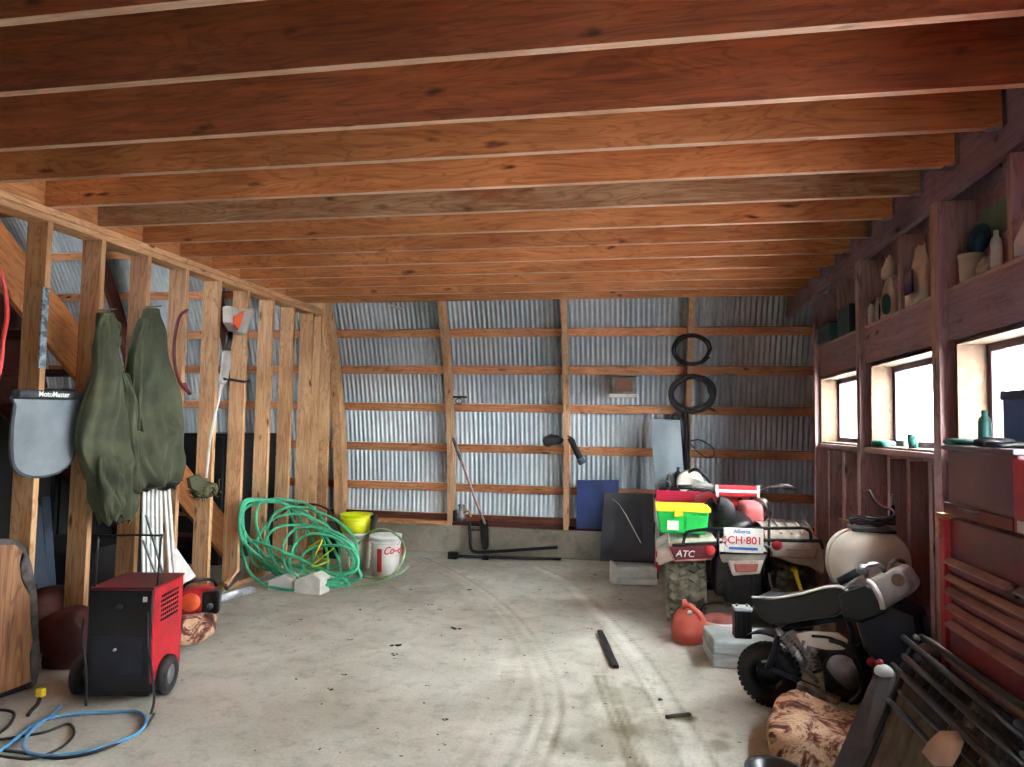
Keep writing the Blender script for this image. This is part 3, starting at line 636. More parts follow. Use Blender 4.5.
obj('axle', MB().tube([mw @ Vector((-.1, dp*.45, .098)), mw @ Vector((wid+.03, dp*.45, .098))], .01, 8), m_steel, t)
for k, pts in enumerate((((147,612),(148,640),(152,672),(154,700),(150,716)), ((84,618),(82,640),(86,670),(86,706)))):
    c = [aP(x, y, mw @ Vector((0, -.02-.02*i, 0)), ax_y) for i, (x, y) in enumerate(pts)]
    obj('power_lead', MB().tube(cr(c), .006, 7), m_rubber, t)

# hoses and cables on the floor by the welder
def fcurve(pts, h=.012): return cr([fl(x, y, h+(z if z else 0)) for x, y, *zz in pts for z in [zz[0] if zz else 0]], 8)
single('air_hose', MB().tube(fcurve([(-30,775),(8,745),(40,722),(75,714),(110,712),(138,712),(146,722),(136,734),(112,744),(82,752),(52,756),(28,752),(24,742),(34,728),(50,716),(60,706)]), .008, 8), m_bluehose, 'light blue air hose looping over the floor in front of the welder', 'hose')
single('power_cable', MB().tube(fcurve([(154,714),(144,728),(120,742),(90,753),(55,758),(20,752),(-20,748)], .008)+fcurve([(-20,748),(-30,742)], .008), .007, 8), m_rubber, 'black cable running along the blue hose to the floor\'s near left', 'cable')
single('extension_cable', MB().tube(fcurve([(-30,742),(10,738),(45,732),(68,724),(74,734),(60,748),(34,758),(10,757),(-20,752)], .006), .006, 8), m_seat, 'dark extension cable in a flat loop inside the blue hose loop', 'cable')
single('rubber_cable', MB().tube(fcurve([(-30,712),(2,710),(14,714),(8,726),(-8,736),(-30,742)], .006), .007, 8), m_rubber, 'thick black cable bend at the photo\'s left edge below the wood slab', 'cable')
t = thing('cable_connector', fl(39, 708), 'yellow plug on a short black cable standing between the slab and welder', 'plug')
p = fl(40, 706)
obj('plug_body', MB().box((p.x-.018, p.y-.014, .045), (p.x+.018, p.y+.014, .085)), m_yellow, t, .004)
obj('plug_cable', MB().tube(cr([p+Vector((0, 0, .05)), p+Vector((.006, -.02, .02)), p+Vector((.02, -.07, .008)), p+Vector((.05, -.12, .008))]), .009, 8), m_rubber, t)

# weathered slab on edge at the left
a, b = fl(-30, 712), fl(30, 692); n = (b-a).cross(Vector((0, 0, 1))).normalized()
t = thing('wooden_slab', a.lerp(b, .5), 'weathered live-edge wooden slab with peeling grey edge standing at the far left', 'slab')
def S(x, y, o=0): return aP(x, y, a+n*o, n)
face = [(-34,545),(16,545),(23,552),(20,566),(22,580),(30,596),(31,622),(33,640),(30,655),(31,682),(-30,706)]
obj('plank_face', MB().slab([S(*p, .0) for p in face], n*-.05), m_weath, t, .004)
obj('bark_edge', MB().slab([S(*p, -.01) for p in ((-34,540),(18,540),(27,548),(33,566),(38,596),(40,640),(42,664),(37,684),(30,690),(31,650),(32,625),(28,590),(20,572),(24,555),(14,546),(-34,547))], n*-.09), m_bark, t, .008)
obj('back_frame', MB().slab([S(*p, -.05) for p in ((-34,548),(30,560),(33,690),(-30,714))], n*-.05), m_darkgap, t, .004)

# chainsaw
c = fl(193, 622); ms = rotz(.45, (c.x-.03, c.y+.12, 0))
t = thing('chainsaw', ms @ Vector((0, 0, 0)), 'red and black chainsaw on the floor behind the welder, at the foot of the studs', 'chainsaw')
obj('engine_body', MB().ell(ms @ Vector((-.02, 0, .12)), (.13, .1, .1), ms, 24, 14, .55), m_red, t)
obj('clutch_cover', MB().box((.02, -.11, .04), (.14, .08, .20), ms), m_black, t, .02)
obj('starter_cover', MB().lathe([(0, .03), (.05, .028), (.065, 0)], 20, ms @ Matrix.Translation((-.05, -.10, .13)) @ Matrix.Rotation(PI/2, 4, 'X')), m_orange, t)
obj('top_handle', MB().tube(cr([ms @ Vector(p) for p in ((-.12, -.06, .12), (-.10, -.06, .24), (.0, -.03, .27), (.08, .05, .24), (.1, .08, .14))]), .012, 8), m_black, t)
obj('rear_grip', MB().tube(cr([ms @ Vector(p) for p in ((-.14, 0, .1), (-.22, 0, .16), (-.26, 0, .1), (-.2, 0, .04), (-.12, 0, .05))]), .014, 8), m_black, t)
obj('guide_bar', MB().slab([ms @ Vector(p) for p in ((.1, .02, .14), (.32, .16, .17), (.36, .18, .145), (.34, .17, .115), (.12, .02, .09))], (.004, -.006, 0)), m_steel, t, .002)
obj('fuel_cap', MB().lathe([(0, .02), (.02, .02), (.022, 0)], 14, ms @ Matrix.Translation((.08, -.11, .1)) @ Matrix.Rotation(PI/2, 4, 'X')), m_steel, t)
single('scrap_post', MB().tube([fl(226,596)+Vector((0,0,.06)), fl(240, 588)+Vector((0, 0, .12))], .02, 8), m_matd, 'dark grey roller stub lying between the chainsaw and the green hose', 'roller')
a, b = aY(226, 585, 5.15), aY(236, 571, 5.3)
tag(board('wood_offcut', a, b, .03, .03, (0, 0, 1), m_stud), 'short pale wood offcut angled up behind the chainsaw', 'wood offcut')
# brown hide bundle behind the welder
mb = MB(); c = fl(180, 648); mb.ell((c.x-.03, c.y+.1, .085), (.16, .14, .085), rotz(.3), 32, 20, .8)
for i, v in enumerate(mb.v): mb.v[i] = v+Vector((1, 1, .8))*.035*noise.noise(v*9)
for v in mb.v: v.z = max(v.z, .004)
single('hide_bundle', mb, m_fur, 'small crumpled brown and cream hide bundle on the floor right of the welder', 'bundle')

# green hose heap
rnd = random.Random(21); pts = []
loops = [((290,543),60,30,.62,0),((284,540),58,33,.8,.04),((276,535),46,30,1.0,.02),((306,552),52,32,.45,-.05),((312,555),46,30,.3,-.08),((318,556),38,27,.2,-.12),((322,560),34,25,.1,-.14),((296,532),50,30,.75,.06),((270,528),36,24,1.0,.05),((310,545),46,36,.4,-.1),((330,564),28,20,.0,-.16)]
def heap(x, y, dy): # the heap leans from the floor in front up against the studs
    f = (592-y)/95.0
    q = aY(x, max(498, y), 5.60+.5*max(0, f)+dy)
    return q if q.x > LX+.04 else aX(x, max(498, y), LX+.04+abs(dy)*.4)
for (cx, cy_), a, b, rot, dy in loops:
    ph = rnd.uniform(0, .6)
    for k in range(12):
        th = -2*PI*k/12+ph; wob = 1+.07*math.sin(3*th+ph*7)
        X = math.cos(th)*a*wob; Y = math.sin(th)*b*wob
        x = cx+X*math.cos(rot)-Y*math.sin(rot); y = cy_+X*math.sin(rot)+Y*math.cos(rot)
        y = min(587, y); y = max(500, y); x = max(240, min(364, x))
        p = heap(x, y, dy+rnd.uniform(-.05, .05)); p.z = max(.02, p.z); p.x = max(p.x, LX+.03) 
        pts.append(p)
pts += [heap(250, 540, .0), heap(246, 565, -.1), heap(262, 583, -.15), heap(290, 590, -.15), heap(318, 586, -.2)]
single('garden_hose', MB().tube(cr(pts, 6), .0125, 8), m_hose, 'big tangled heap of green garden hose leaning against the studs', 'hose')
single('pale_hose', MB().tube(cr([aY(303,589,5.6), aY(330,588,5.7), aY(355,586,5.8), aY(385,580,5.85), aY(402,562,6.0), aY(404,545,6.1), aY(394,533,6.1), aY(380,529,6.15), aY(365,536,6.2), aY(350,556,6.2), aY(352,572,6.1), aY(372,578,5.95), aY(398,574,5.95), aY(408,566,6.05)], 7), .009, 8), m_hose_p, 'thin pale green hose arching around the white bucket', 'hose')
single('black_hose', MB().tube(cr([aX(275,520,-3.28), aX(290,508,-3.2), aX(312,504,-3.15), aY(328,510,6.4), aY(338,526,6.3), aY(346,545,6.25), aY(352,560,6.25), aY(362,574,6.2)]), .011, 8), m_dkwood, 'thin dark brown hose arching along the studs above the green heap', 'hose')
# white pieces under the hose
def wedge(p, w, d, h, yaw, mat, name, label, cat, tilt=0):
    m = rotz(yaw, p) @ Matrix.Rotation(tilt, 4, 'X'); t = thing(name, p, label, cat)
    obj('carton_body', MB().slab([m @ Vector(q) for q in ((0,0,0),(w,0,0),(w,0,h*.75),(w*.7,0,h),(0,0,h*.6))], m.to_3x3() @ Vector((0, d, 0))), mat, t, .004)
    obj('flap', MB().slab([m @ Vector(q) for q in ((0,-.002,h*.6),(w*.7,-.002,h),(w*.62,-.05,h*.92),(-.02,-.05,h*.5))], (0, 0, .004)), mat, t)
    return t
wedge(fl(268, 590), .21, .16, .13, .1, m_white, 'foam_block', 'low grey-white foam block at the foot of the hose, left of the carton', 'foam block')
wedge(fl(294, 593), .24, .15, .17, -.1, m_label, 'foam_block', 'crisp white carton wedge on the floor right in front of the green hose', 'carton')
single('yellow_rope', MB().tube(cr([heap(308,548,-.15), heap(322,540,-.18), heap(316,556,-.2), heap(330,560,-.15), heap(312,566,-.2), heap(334,548,-.1)]), .006, 6), m_yellow2, 'short yellow cord tangled inside the green hose heap', 'cord')

# buckets
def bucket(c, r0, r1, h, mat, name, label, rimc=None):
    t = thing(name, c, label, 'bucket'); m = Matrix.Translation(c)
    obj('bucket_body', MB().lathe([(0, .002), (r0, .002), (r1, h), (r1-.004, h), (r0-.004, .008), (0, .008)], 32, m), mat, t)
    obj('rim', MB().lathe([(r1-.002, h-.07), (r1+.006, h-.07), (r1+.006, h-.062), (r1, h-.06), (r1, h-.03), (r1+.008, h-.03), (r1+.009, h+.002), (r1-.004, h+.002)], 32, m), rimc or mat, t)
    obj('bail', MB().tube(cr([m @ Vector((r1*math.cos(a_)*1.06, -.02-r1*math.sin(a_)*.35, h-.05-.06*math.sin(a_))) for a_ in [PI*i/8 for i in range(9)]], 3), .003, 6), m_steel, t)
    return t
yb = fl(384, 578).y+.125; c = aY(385.5, 560, yb); c.z = 0
t = bucket(c, .122, .138, .37, m_white, 'white_bucket', 'white plastic bucket with a red stripe and red lettering, near the curb')
v = Vector((-c.x, -c.y, 0)).normalized(); 
def onb(ang, z, r): d = Matrix.Rotation(ang, 3, 'Z') @ v; return c+d*r+Vector((0, 0, z))
st_ = MB(); st_.sheet([[onb(a_, z, .122+.016*z/.37+.0015) for a_ in (-.62, -.5, -.38, -.26)] for z in (.05, .15, .26)], True)
obj('red_stripe', st_, m_redtxt, t, solid=.001)
d = Matrix.Rotation(.62, 3, 'Z') @ v; text('lettering', 'Co-op', .095, axes(Vector((0,0,1)).cross(d)*1, (0, 0, 1), c+d*.137+Vector((0, 0, .245))) @ Matrix.Rotation(PI/2, 4, 'X'), m_redtxt, t, .002, 'CENTER', .3)
c2 = aY(355, 560, 6.5); c2.z = 0; zt = aP(356, 514, c2, Vector((0, 1, 0))).z
t = bucket(c2, .138, .152, zt-.17, m_offw, 'white_bucket', 'dirty white bucket with the lemon yellow pail nested in it')
c3 = c2+Vector((0, 0, zt-.22)); t = thing('yellow_pail', c3, 'lemon yellow open pail stacked on the dirty white bucket', 'pail')
obj('pail_body', MB().lathe([(0, .01), (.143, .01), (.152, .20), (.148, .20), (.139, .016), (0, .016)], 32, Matrix.Translation(c3+Vector((0, 0, .02)))), m_yellow2, t)
obj('pail_rim', MB().lathe([(.152, .15), (.158, .15), (.158, .16), (.153, .165), (.153, .195), (.16, .195), (.16, .205), (.148, .205)], 32, Matrix.Translation(c3+Vector((0, 0, .02)))), m_yellow2, t)
single('black_rag', MB().tube(cr([c2+Vector((.17, -.03, zt-.04)), c2+Vector((.20, -.02, zt-.02)), c2+Vector((.2, -.06, zt-.09)), c2+Vector((.22, -.12, zt-.19)), c2+Vector((.24, -.14, zt-.24))]), [.02]*8+[.034]*17+[.03]*8 if False else .028, 10), m_seat, 'black rag draped between the yellow pail and the white bucket', 'rag')
for k, (x, y) in enumerate(((330,560),)):
    p = fl(x, y)+Vector((.02, .15, 0)); mm = MB().box((p.x-.13, p.y-.1, .0), (p.x+.13, p.y+.1, .26))
    if True:
        single('black_crate', mm, m_darkgap, 'black plastic crate standing between the hose heap and the buckets', 'crate', bevel=.015)
# ================================================================== BACK WALL
def flat(name, pts, Y, mat, label, cat, th=.015, group=None, bevel=.003):  # leaning sheet: Y may be a function of pixel y
    P = [aY(x, y, Y(y) if callable(Y) else Y) for x, y in pts]; n = (P[1]-P[0]).cross(P[2]-P[1]).normalized()
    if n.y < 0: n = -n
    return single(name, MB().slab(P, n*th), mat, label, cat, group, bevel=bevel)
flat('sheet_metal', [(651,419),(680,420),(690,562),(658,562)], lambda y: 6.98+.16*(562-y)/143, m_grysheet, 'tall pale grey metal sheet leaning on the back wall behind the cart', 'metal sheet')
flat('painted_board', [(577,480),(619,480),(618,530),(576,528)], lambda y: 7.40, m_blue, 'navy blue board standing on the concrete curb against the back wall', 'board')
t = thing('charcoal_panel', fl(628, 563), 'large charcoal panel with a pale scratch leaning before the blue board', 'panel')
Pn = [aY(604,493,7.30), aY(653,494,7.30), aY(655,563,7.08), aY(600,561,7.15)]
obj('panel_sheet', MB().slab(Pn, (0, .018, .004)), m_dkpanel, t, .003)
obj('scratch', MB().tube([aY(612,499,7.275), aY(619,504,7.25), aY(626,515,7.21), aY(641,543,7.11)], [.006, .003, .006, .004], 6), m_label, t)
t = thing('carton_base', fl(632, 584), 'low white foam packing piece on the floor in front of the charcoal panel', 'packing foam')
a, b = fl(611, 584), fl(657, 585); m = axes(b-a, (0, 0, 1), a); L = (b-a).length
obj('foam_body', MB().slab([m @ Vector(q) for q in ((0,0,0),(L,0,0),(L,0,.15),(L*.12,0,.15),(L*.07,0,.19),(0,0,.19))], m.to_3x3() @ Vector((0, .12, 0))), m_label, t, .008)
obj('foam_ledge', MB().box((.06, -.03, .0), (L, .0, .06), m).box((.08, -.012, .085), (L-.02, 0, .12), m), m_white, t, .006)
t = thing('shovel', aY(487, 555, 7.4), 'long-handled shovel leaning by the left back wall post, blade on the floor', 'shovel')
obj('shaft', MB().tube([aY(455,441,7.33), aY(462,462,7.33), aY(474,496,7.32), aY(485,524,7.3)], .014, 8), m_plum_post, t)
obj('grip', MB().tube([aY(453,438,7.33), aY(461,460,7.33)], .02, 8), m_steel, t)
obj('blade', MB().slab([aY(480,520,7.32), aY(488,520,7.32), aY(489,546,7.38), aY(486,552,7.40), aY(482,546,7.38)], (.0, -.01, .004)), m_black, t, .003)
t = thing('bent_rack', aY(470, 553, 7.4), 'black bent pipe frame standing against the concrete curb', 'pipe frame')
obj('pipe', MB().tube(cr([aY(469,521,7.42), aY(470,535,7.42), aY(471,548,7.41), aY(476,552,7.38), aY(490,552,7.36), aY(520,550,7.34), aY(558,547,7.32)]), .019, 10), m_black, t)
obj('pipe', MB().tube(cr([aY(481,522,7.43), aY(482,538,7.42), aY(484,550,7.4)]), .016, 10), m_black, t)
obj('cross_bar', MB().tube([aY(470,530,7.42), aY(482,530,7.42)], .01, 8), m_black, t)
t = thing('long_bar', fl(505, 560), 'long black steel bar with a clamp head lying along the foot of the curb', 'bar')
p0, p1 = fl(453, 556, .03), fl(561, 559, .03)
obj('bar_rod', MB().tube([p0, p1], .017, 8), m_black, t)
obj('clamp_head', MB().box((-.05, -.035, -.03), (.05, .035, .045), Matrix.Translation(p0)).box((-.03, -.03, -.03), (.04, .03, .02), Matrix.Translation(p0.lerp(p1, .3))), m_blackish, t, .008)
# bits on the curb
t = thing('oil_pump', aY(458, 524, 7.52), 'small clutter of dull metal fittings on the curb right of the left post', 'metal fitting')
m = Matrix.Translation(Vector((aY(461, 524, 7.55).x, 7.56, AZ+.04)))
obj('pump_body', MB().lathe([(0,0),(.05,0),(.055,.06),(.03,.1),(.03,.16),(.045,.18),(0,.2)], 16, m), m_steel, t)
obj('spout', MB().tube(cr([m @ Vector(q) for q in ((.03,-.02,.1),(.09,-.04,.12),(.12,-.05,.06))]), .012, 8), m_rib, t)
obj('fitting', MB().box((-.13,-.04,.0),(-.06,.04,.12), m), m_blackish, t, .006)
# things hung on the wall
t = thing('grease_gun', aY(572, 445, 7.2), 'dark grease gun hanging on the purlin right of the middle post', 'grease gun')
obj('barrel', MB().tube([aY(570,438,7.22), aY(576,450,7.2), aY(582,462,7.2)], [.03,.034,.034], 12), m_darkgap, t)
obj('cap', MB().tube([aY(580,458,7.19), aY(583,464,7.19)], .038, 12), m_bluegrey, t)
obj('lever', MB().tube(cr([aY(568,436,7.2), aY(574,440,7.14), aY(577,450,7.13)]), .008, 6), m_blackish, t)
mb = MB().ell(aY(553, 440, 7.33), (.1, .06, .06), None, 20, 12, .8)
for i, v in enumerate(mb.v): mb.v[i] = v+Vector((.04, .02, .04))*noise.noise(v*14)
single('black_cloth', mb, m_seat, 'bunched black cloth resting on a purlin left of the middle post', 'cloth')
t = thing('pipe_bracket', aY(458, 397, 7.35), 'small black bracket with a ring on the purlin right of the left post', 'bracket')
obj('bracket_arm', MB().box((0,-.01,-.01),(.16,.01,.012), Matrix.Translation(aY(453,397,7.36))), m_black, t, .002)
obj('ring', MB().tube([aY(459,401,7.35)+Vector((math.cos(a)*.035,0,math.sin(a)*.03)) for a in [2*PI*i/20 for i in range(20)]], .006, 6, True), m_black, t)
for (x, y0, y1, lab) in ((563,424,438,'middle'),(689,424,441,'right'),(446,424,436,'left')):
    a = aY(x-4, y0, 7.3); Yp = prof(a.z)
    a = aY(x-4.5, y0, Yp+.05); b = aY(x-4.5, y1, Yp+.05)
    xc = {'middle':-.76,'right':.5,'left':-2.04}[lab]-.0305
    single('paint_patch', MB().box((xc-.0012, prof(b.z)+.012, b.z), (xc, prof(b.z)+.09, a.z)), m_bluep, 'blue paint patch on the side of the %s back wall post' % lab, 'paint patch')
t = thing('junction_box', aY(624, 388, 7.2), 'square grey lamp box with a white lower lip on the back wall', 'box lamp')
c = atprof(624, 386, -.0)
obj('box_body', MB().box((-.13,-.03,-.09),(.13,.12,.1), Matrix.Translation(c)), m_steel, t, .01)
obj('inner_face', MB().box((-.09,-.036,-.06),(.09,-.03,.075), Matrix.Translation(c)), m_brown, t, .003)
obj('white_lip', MB().box((-.15,-.08,-.125),(.14,.0,-.085), Matrix.Translation(c)), m_label, t, .006)
def coil(cx, cy, rx_, ry_, n, r, label, seed, mat=m_rubber):
    rnd = random.Random(seed); pts = []; c = atprof(cx, cy, -.04); s_ = c.y/F*1.02
    for i in range(n*12):
        a = 2*PI*i/12; k = 1+.1*math.sin(a/3+seed)+rnd.uniform(-.03, .03)
        z = c.z+math.sin(a)*ry_*s_*k*(1-.06*((i//12) % 3)); pts.append(Vector((c.x+math.cos(a)*rx_*s_*k+(i//12)*.006, prof(z)-.03-.012*((i//12) % 3), z)))
    return single('cable_coil', MB().tube(cr(pts, 4), r, 8), mat, label, 'cable coil', 'cable coils on the right back post')
coil(691, 350, 17, 14, 3, .010, 'upper and thinner black cable coil hung on the right back wall post', 2)
coil(691, 394, 19, 17, 5, .014, 'lower and thicker black cable coil hung on the right back wall post', 5)
def wy(z, o=.04): return prof(z)-o
def wallp(x, y, o=-.04): return atprof(x, y, o)
single('hanging_cable', MB().tube(cr([wallp(*p) for p in ((686,408),(682,416),(675,414),(672,418),(678,420),(688,411),(702,406),(715,411))]), .012, 8), m_rubber, 'black cable end with a hook sticking out below the lower coil', 'cable')
for k, (xa, xb) in enumerate(((679,684),(684,687),(688,689.5))):
    single('hanging_strap', MB().tube(cr([wallp(xa, 412), wallp(xa+1, 430), wallp(xb-1, 450), wallp(xb, 474)]), .018-.003*k, 8), m_rubber, ('leftmost black strap hanging below the coils', 'middle black strap hanging below the coils', 'rightmost black strap hanging below the coils')[k], 'strap', 'black straps below the coils')
single('wire_loop', MB().tube(cr([wallp(*p) for p in ((690,441),(700,440),(712,447),(714,455),(706,457),(698,452),(691,444))]), .006, 6), m_rubber, 'thin black wire loop sticking out right of the back post', 'wire')
single('paper_scrap', MB().slab([aY(x, y, 6.68) for x, y in ((388,305),(392,305),(404,309),(398,310))], (0, .01, .004)), m_label, 'small pale scrap tucked over the last joist, upper left of the back wall', 'scrap')

# ================================================================== FLOOR BITS
a, b = fl(600, 631, .012), fl(616, 667, .012)
tag(board('black_bar', a, b, .02, .035, (0, 0, 1), m_black), 'short flat black bar lying alone in the middle of the floor', 'bar')
rnd = random.Random(9); dm = MB()
for (x, y, s_) in [(397,646,.05),(455,629,.045),(395,655,.03),(430,605,.025),(410,610,.02),(345,675,.02),(500,640,.015),(470,590,.03),(440,610,.02),(350,640,.02),(520,575,.015),(540,590,.02),(595,575,.03),(620,600,.02),(590,629,.02),(330,690,.025),(660,700,.02),(300,620,.02),(360,610,.02),(410,590,.02),(445,720,.02)]+[(rnd.uniform(250,640), rnd.uniform(570,760), rnd.uniform(.004,.012)) for _ in range(110)]+[(rnd.uniform(590,665), rnd.uniform(570,600), rnd.uniform(.004,.009)) for _ in range(60)]:
    c = fl(x, y)
    for q in range(1 if s_ < .015 else 5):
        s_ = s_ if s_ < .015 else s_*(.55 if q == 0 else 1); p = c+Vector((rnd.uniform(-1.4, 1.4)*s_, rnd.uniform(-1, 1)*s_, .003)); o = len(dm.v)
        dm.ell(p, (s_*rnd.uniform(.4, .9), s_*rnd.uniform(.3, .6), s_*rnd.uniform(.1, .2)), rotz(rnd.uniform(0, 3)), 7, 4)
tag(obj('debris', dm, m_debris), 'scattered dark crumbs of dirt and leaves over the concrete floor', 'debris', None, 'stuff')
c = fl(682, 716); a = fl(666, 717, .006); b = fl(690, 714, .006)
tag(board('dark_stick', a, b, .014, .02, (0, 0, 1), m_debris), 'short dark stick lying across the right wheel track', 'stick')

# ================================================================== ATV
Y0 = 5.03; CX = .69
t = thing('quad_bike', (CX, 5.9, 0), 'dusty red and white quad bike parked facing the back wall', 'quad bike')
def tyre(name, c, r, w, parent, knobs=True, mat=m_dusty):
    m = Matrix.Translation(c) @ Matrix.Rotation(PI/2, 4, 'Y')
    pr = [(r*.5,-w*.42),(r*.8,-w*.5),(r*.93,-w*.47),(r*.985,-w*.32),(r,0),(r*.985,w*.32),(r*.93,w*.47),(r*.8,w*.5),(r*.5,w*.42)]
    mb = MB().lathe(pr, 48, m)
    if knobs:
        n = 26
        for i in range(n):
            a = 2*PI*i/n
            for j, (zz, da) in enumerate(((-.36,0),(-.12,.5),(.12,0),(.36,.5))):
                k = m @ Matrix.Rotation(a+da*2*PI/n, 4, 'Z') @ Matrix.Translation((r*(1.0 if abs(zz) < .2 else .965), 0, zz*w))
                mb.box((-.01,-.017,-.024),(.016,.017,.024), k @ Matrix.Rotation(.5 if j % 2 else -.5, 4, 'X'))
    o = obj(name, mb, mat, parent)
    obj('wheel_rim', MB().lathe([(0,-w*.3),(r*.3,-w*.3),(r*.52,-w*.42),(r*.52,w*.42),(r*.3,w*.3),(0,w*.3)], 24, m), m_steel, o)
    return o
for x, y, r in ((.335, 5.32, .272), (1.06, 5.32, .272), (.40, 6.45, .262), (.98, 6.45, .262)): tyre('tyre', (x, y, r), r-.012, .27, t)
def Q(x, y, Y=Y0): return aY(x, y, Y)
def fender(side):
    rows = []; xi, xo = (.16, .545) if side > 0 else (-.15, -.56)
    for (y, z) in ((5.045,.50),(5.03,.56),(5.035,.62),(5.06,.67),(5.14,.71),(5.32,.735),(5.52,.725),(5.68,.67),(5.78,.56)):
        r = []
        if side < 0 and z > .58: z = .58+(z-.58)*.3
        for k in range(9):
            u = k/8; x = CX+xi+(xo-xi)*u; zz = z-(.0 if u < .7 else (u-.7)*.25)
            if y < 5.05: zz += max(0, .5-u)*(.13 if y > 5.04 else .10) if z < .6 else 0
            yy = y+(.12*(u-.75)*2 if u > .75 and y < 5.1 else 0)
            r.append((x, yy, zz))
        rows.append(r)
    return MB().sheet(rows)
for s_ in (-1, 1):
    fo = obj('fender', fender(s_), m_fender, t, solid=.012, sub=1)
    rb = MB()
    for k in range(4): 
        x = CX+s_*(.27+.07*k); dzz = .0 if s_ > 0 else -.11; rb.tube(cr([Vector((x, 5.09, .70+dzz)), Vector((x, 5.2, .733+dzz)), Vector((x, 5.4, .748+dzz)), Vector((x, 5.58, .722+dzz))], 4), .008, 6)
    obj('fender_rib', rb, m_fender, fo)
# rear panels
rp = obj('rear_panel', MB().slab([Q(669,547,5.0), Q(718,545,5.0), Q(714,558,5.0), Q(676,562,5.0)], (0, .03, 0)), m_red_d, t, .01)
obj('panel_outline', MB().tube([Q(668,546,4.99), Q(674,561,4.99), Q(712,559,4.99)], .005, 6), m_lens, rp)
text('lettering', 'ATC', .062, Matrix.Translation(Q(685,554,4.985)) @ Matrix.Rotation(PI/2, 4, 'X'), m_wtxt, rp, .001, 'CENTER', .2)
rl = obj('reflector', MB().lathe([(0,.02),(.025,.018),(.036,0)], 20, Matrix.Translation(Q(777,545,5.0)) @ Matrix.Rotation(PI/2, 4, 'X')), m_redtxt, t)
rl = obj('reflector', MB().lathe([(0,.02),(.025,.018),(.034,0)], 20, Matrix.Translation(Q(710,550,4.98)) @ Matrix.Rotation(PI/2, 4, 'X')), m_redtxt, t)
obj('pinstripe', MB().tube([Q(784,541,5.01), Q(812,540,5.01)], .0035, 6).tube([Q(778,556,5.01), Q(798,558,5.0), Q(815,558,5.01), Q(818,549,5.02)], .0035, 6).tube([Q(786,550,5.01), Q(812,550,5.01)], .0025, 6), m_lens, t)
# plate
pl_ = obj('licence_plate', MB().box((Q(723,0,4.93).x, 4.93, Q(723,552,4.93).z), (Q(761,0,4.93).x, 4.936, Q(740,528,4.93).z)), m_label, t, .002)
pc = Q(742, 540, 4.927); R90 = Matrix.Rotation(PI/2, 4, 'X')
text('lettering', 'CH·801', .07, Matrix.Translation(pc+Vector((.018, 0, -.004))) @ R90, m_redtxt, pl_)
text('lettering', 'Alberta', .036, Matrix.Translation(pc+Vector((0, 0, .055))) @ R90, m_bluetxt, pl_)
# small rose-like mark left of the letters
obj('emblem', MB().tube([pc+Vector((-.112+.014*math.cos(a)*(1+.3*math.cos(5*a)), 0, -.005+.022*math.sin(a)*(1+.3*math.cos(5*a)))) for a in [2*PI*i/30 for i in range(30)]], .003, 5, True).tube([pc+Vector((-.112, 0, -.012)), pc+Vector((-.105, 0, -.04)), pc+Vector((-.09, 0, -.05))], .003, 5), m_redtxt, pl_)
obj('blue_strip', MB().box((pc.x-.085, 4.926, pc.z-.065), (pc.x+.1, 4.929, pc.z-.048)), m_bluetxt, pl_)
# tail section
obj('tail_cover', MB().slab([Q(719,552,5.0), Q(768,552,5.0), Q(764,563,5.0), Q(722,563,5.0)], (0, .3, .05)), m_fender, t, .012)
tl = obj('tail_light_housing', MB().slab([Q(728,561,4.97), Q(764,561,4.97), Q(760,574,4.97), Q(733,576,4.97)], (0, .08, 0)), m_fender, t, .008)
obj('tail_light', MB().slab([Q(734,564,4.955), Q(759,564,4.955), Q(757,572,4.955), Q(736,572.5,4.955)], (0, .03, 0)), m_lens, tl, .006)
obj('rear_frame', MB().box((CX-.17, 5.05, .26), (CX+.15, 5.35, .56)).box((CX-.1, 5.02, .2), (CX+.08, 5.3, .45)), m_blackish, t, .02)
obj('axle', MB().tube([(.3, 5.32, .27), (1.1, 5.32, .27)], .03, 12).ell((CX, 5.32, .27), (.1,.12,.11)), m_blackish, t)
obj('engine', MB().box((CX-.2, 5.5, .25), (CX+.2, 6.2, .62)), m_blackish, t, .04)
obj('shock_absorber', MB().tube([Q(768,600,5.1), Q(774,575,5.15)], .02, 10), m_blackish, t)
obj('brake_linkage', MB().tube(cr([Q(769,573,5.04), Q(771,585,5.04), Q(776,594,5.04)]), .007, 6).ell(Q(775,592,5.04), (.03,.02,.025)), m_steel, t)
mf_ = obj('muffler', MB().tube([Q(803,588,5.15), Q(806,583,5.45)], .058, 18), m_steel, t)
obj('muffler_cap', MB().tube([Q(795,570,5.0), Q(797,578,5.0), Q(802,593,5.0)], [.016,.014,.012], 10).ell(Q(794,569,5.0), (.022,.022,.018)), m_yellow, mf_)
# body & seat
obj('seat', MB().ell((CX-.0, 5.66, .70), (.15, .38, .07), None, 24, 12, .7), m_seat, t)
obj('front_body', MB().ell((CX+.03, 6.35, .72), (.24, .38, .13), None, 24, 12, .6), m_red, t)
for s_ in (-1, 1):
    obj('front_fender', MB().sheet([[(CX+s_*(.16+.09*k), y, z-(.02*k)) for k in range(5)] for y, z in ((6.1,.6),(6.2,.68),(6.4,.71),(6.65,.68),(6.8,.58))]), m_fender, t, solid=.012, sub=1)
obj('fuel_tank', MB().ell(aY(750,515,5.8), (.085,.2,.11), None, 24, 14, .5), m_pink, t)
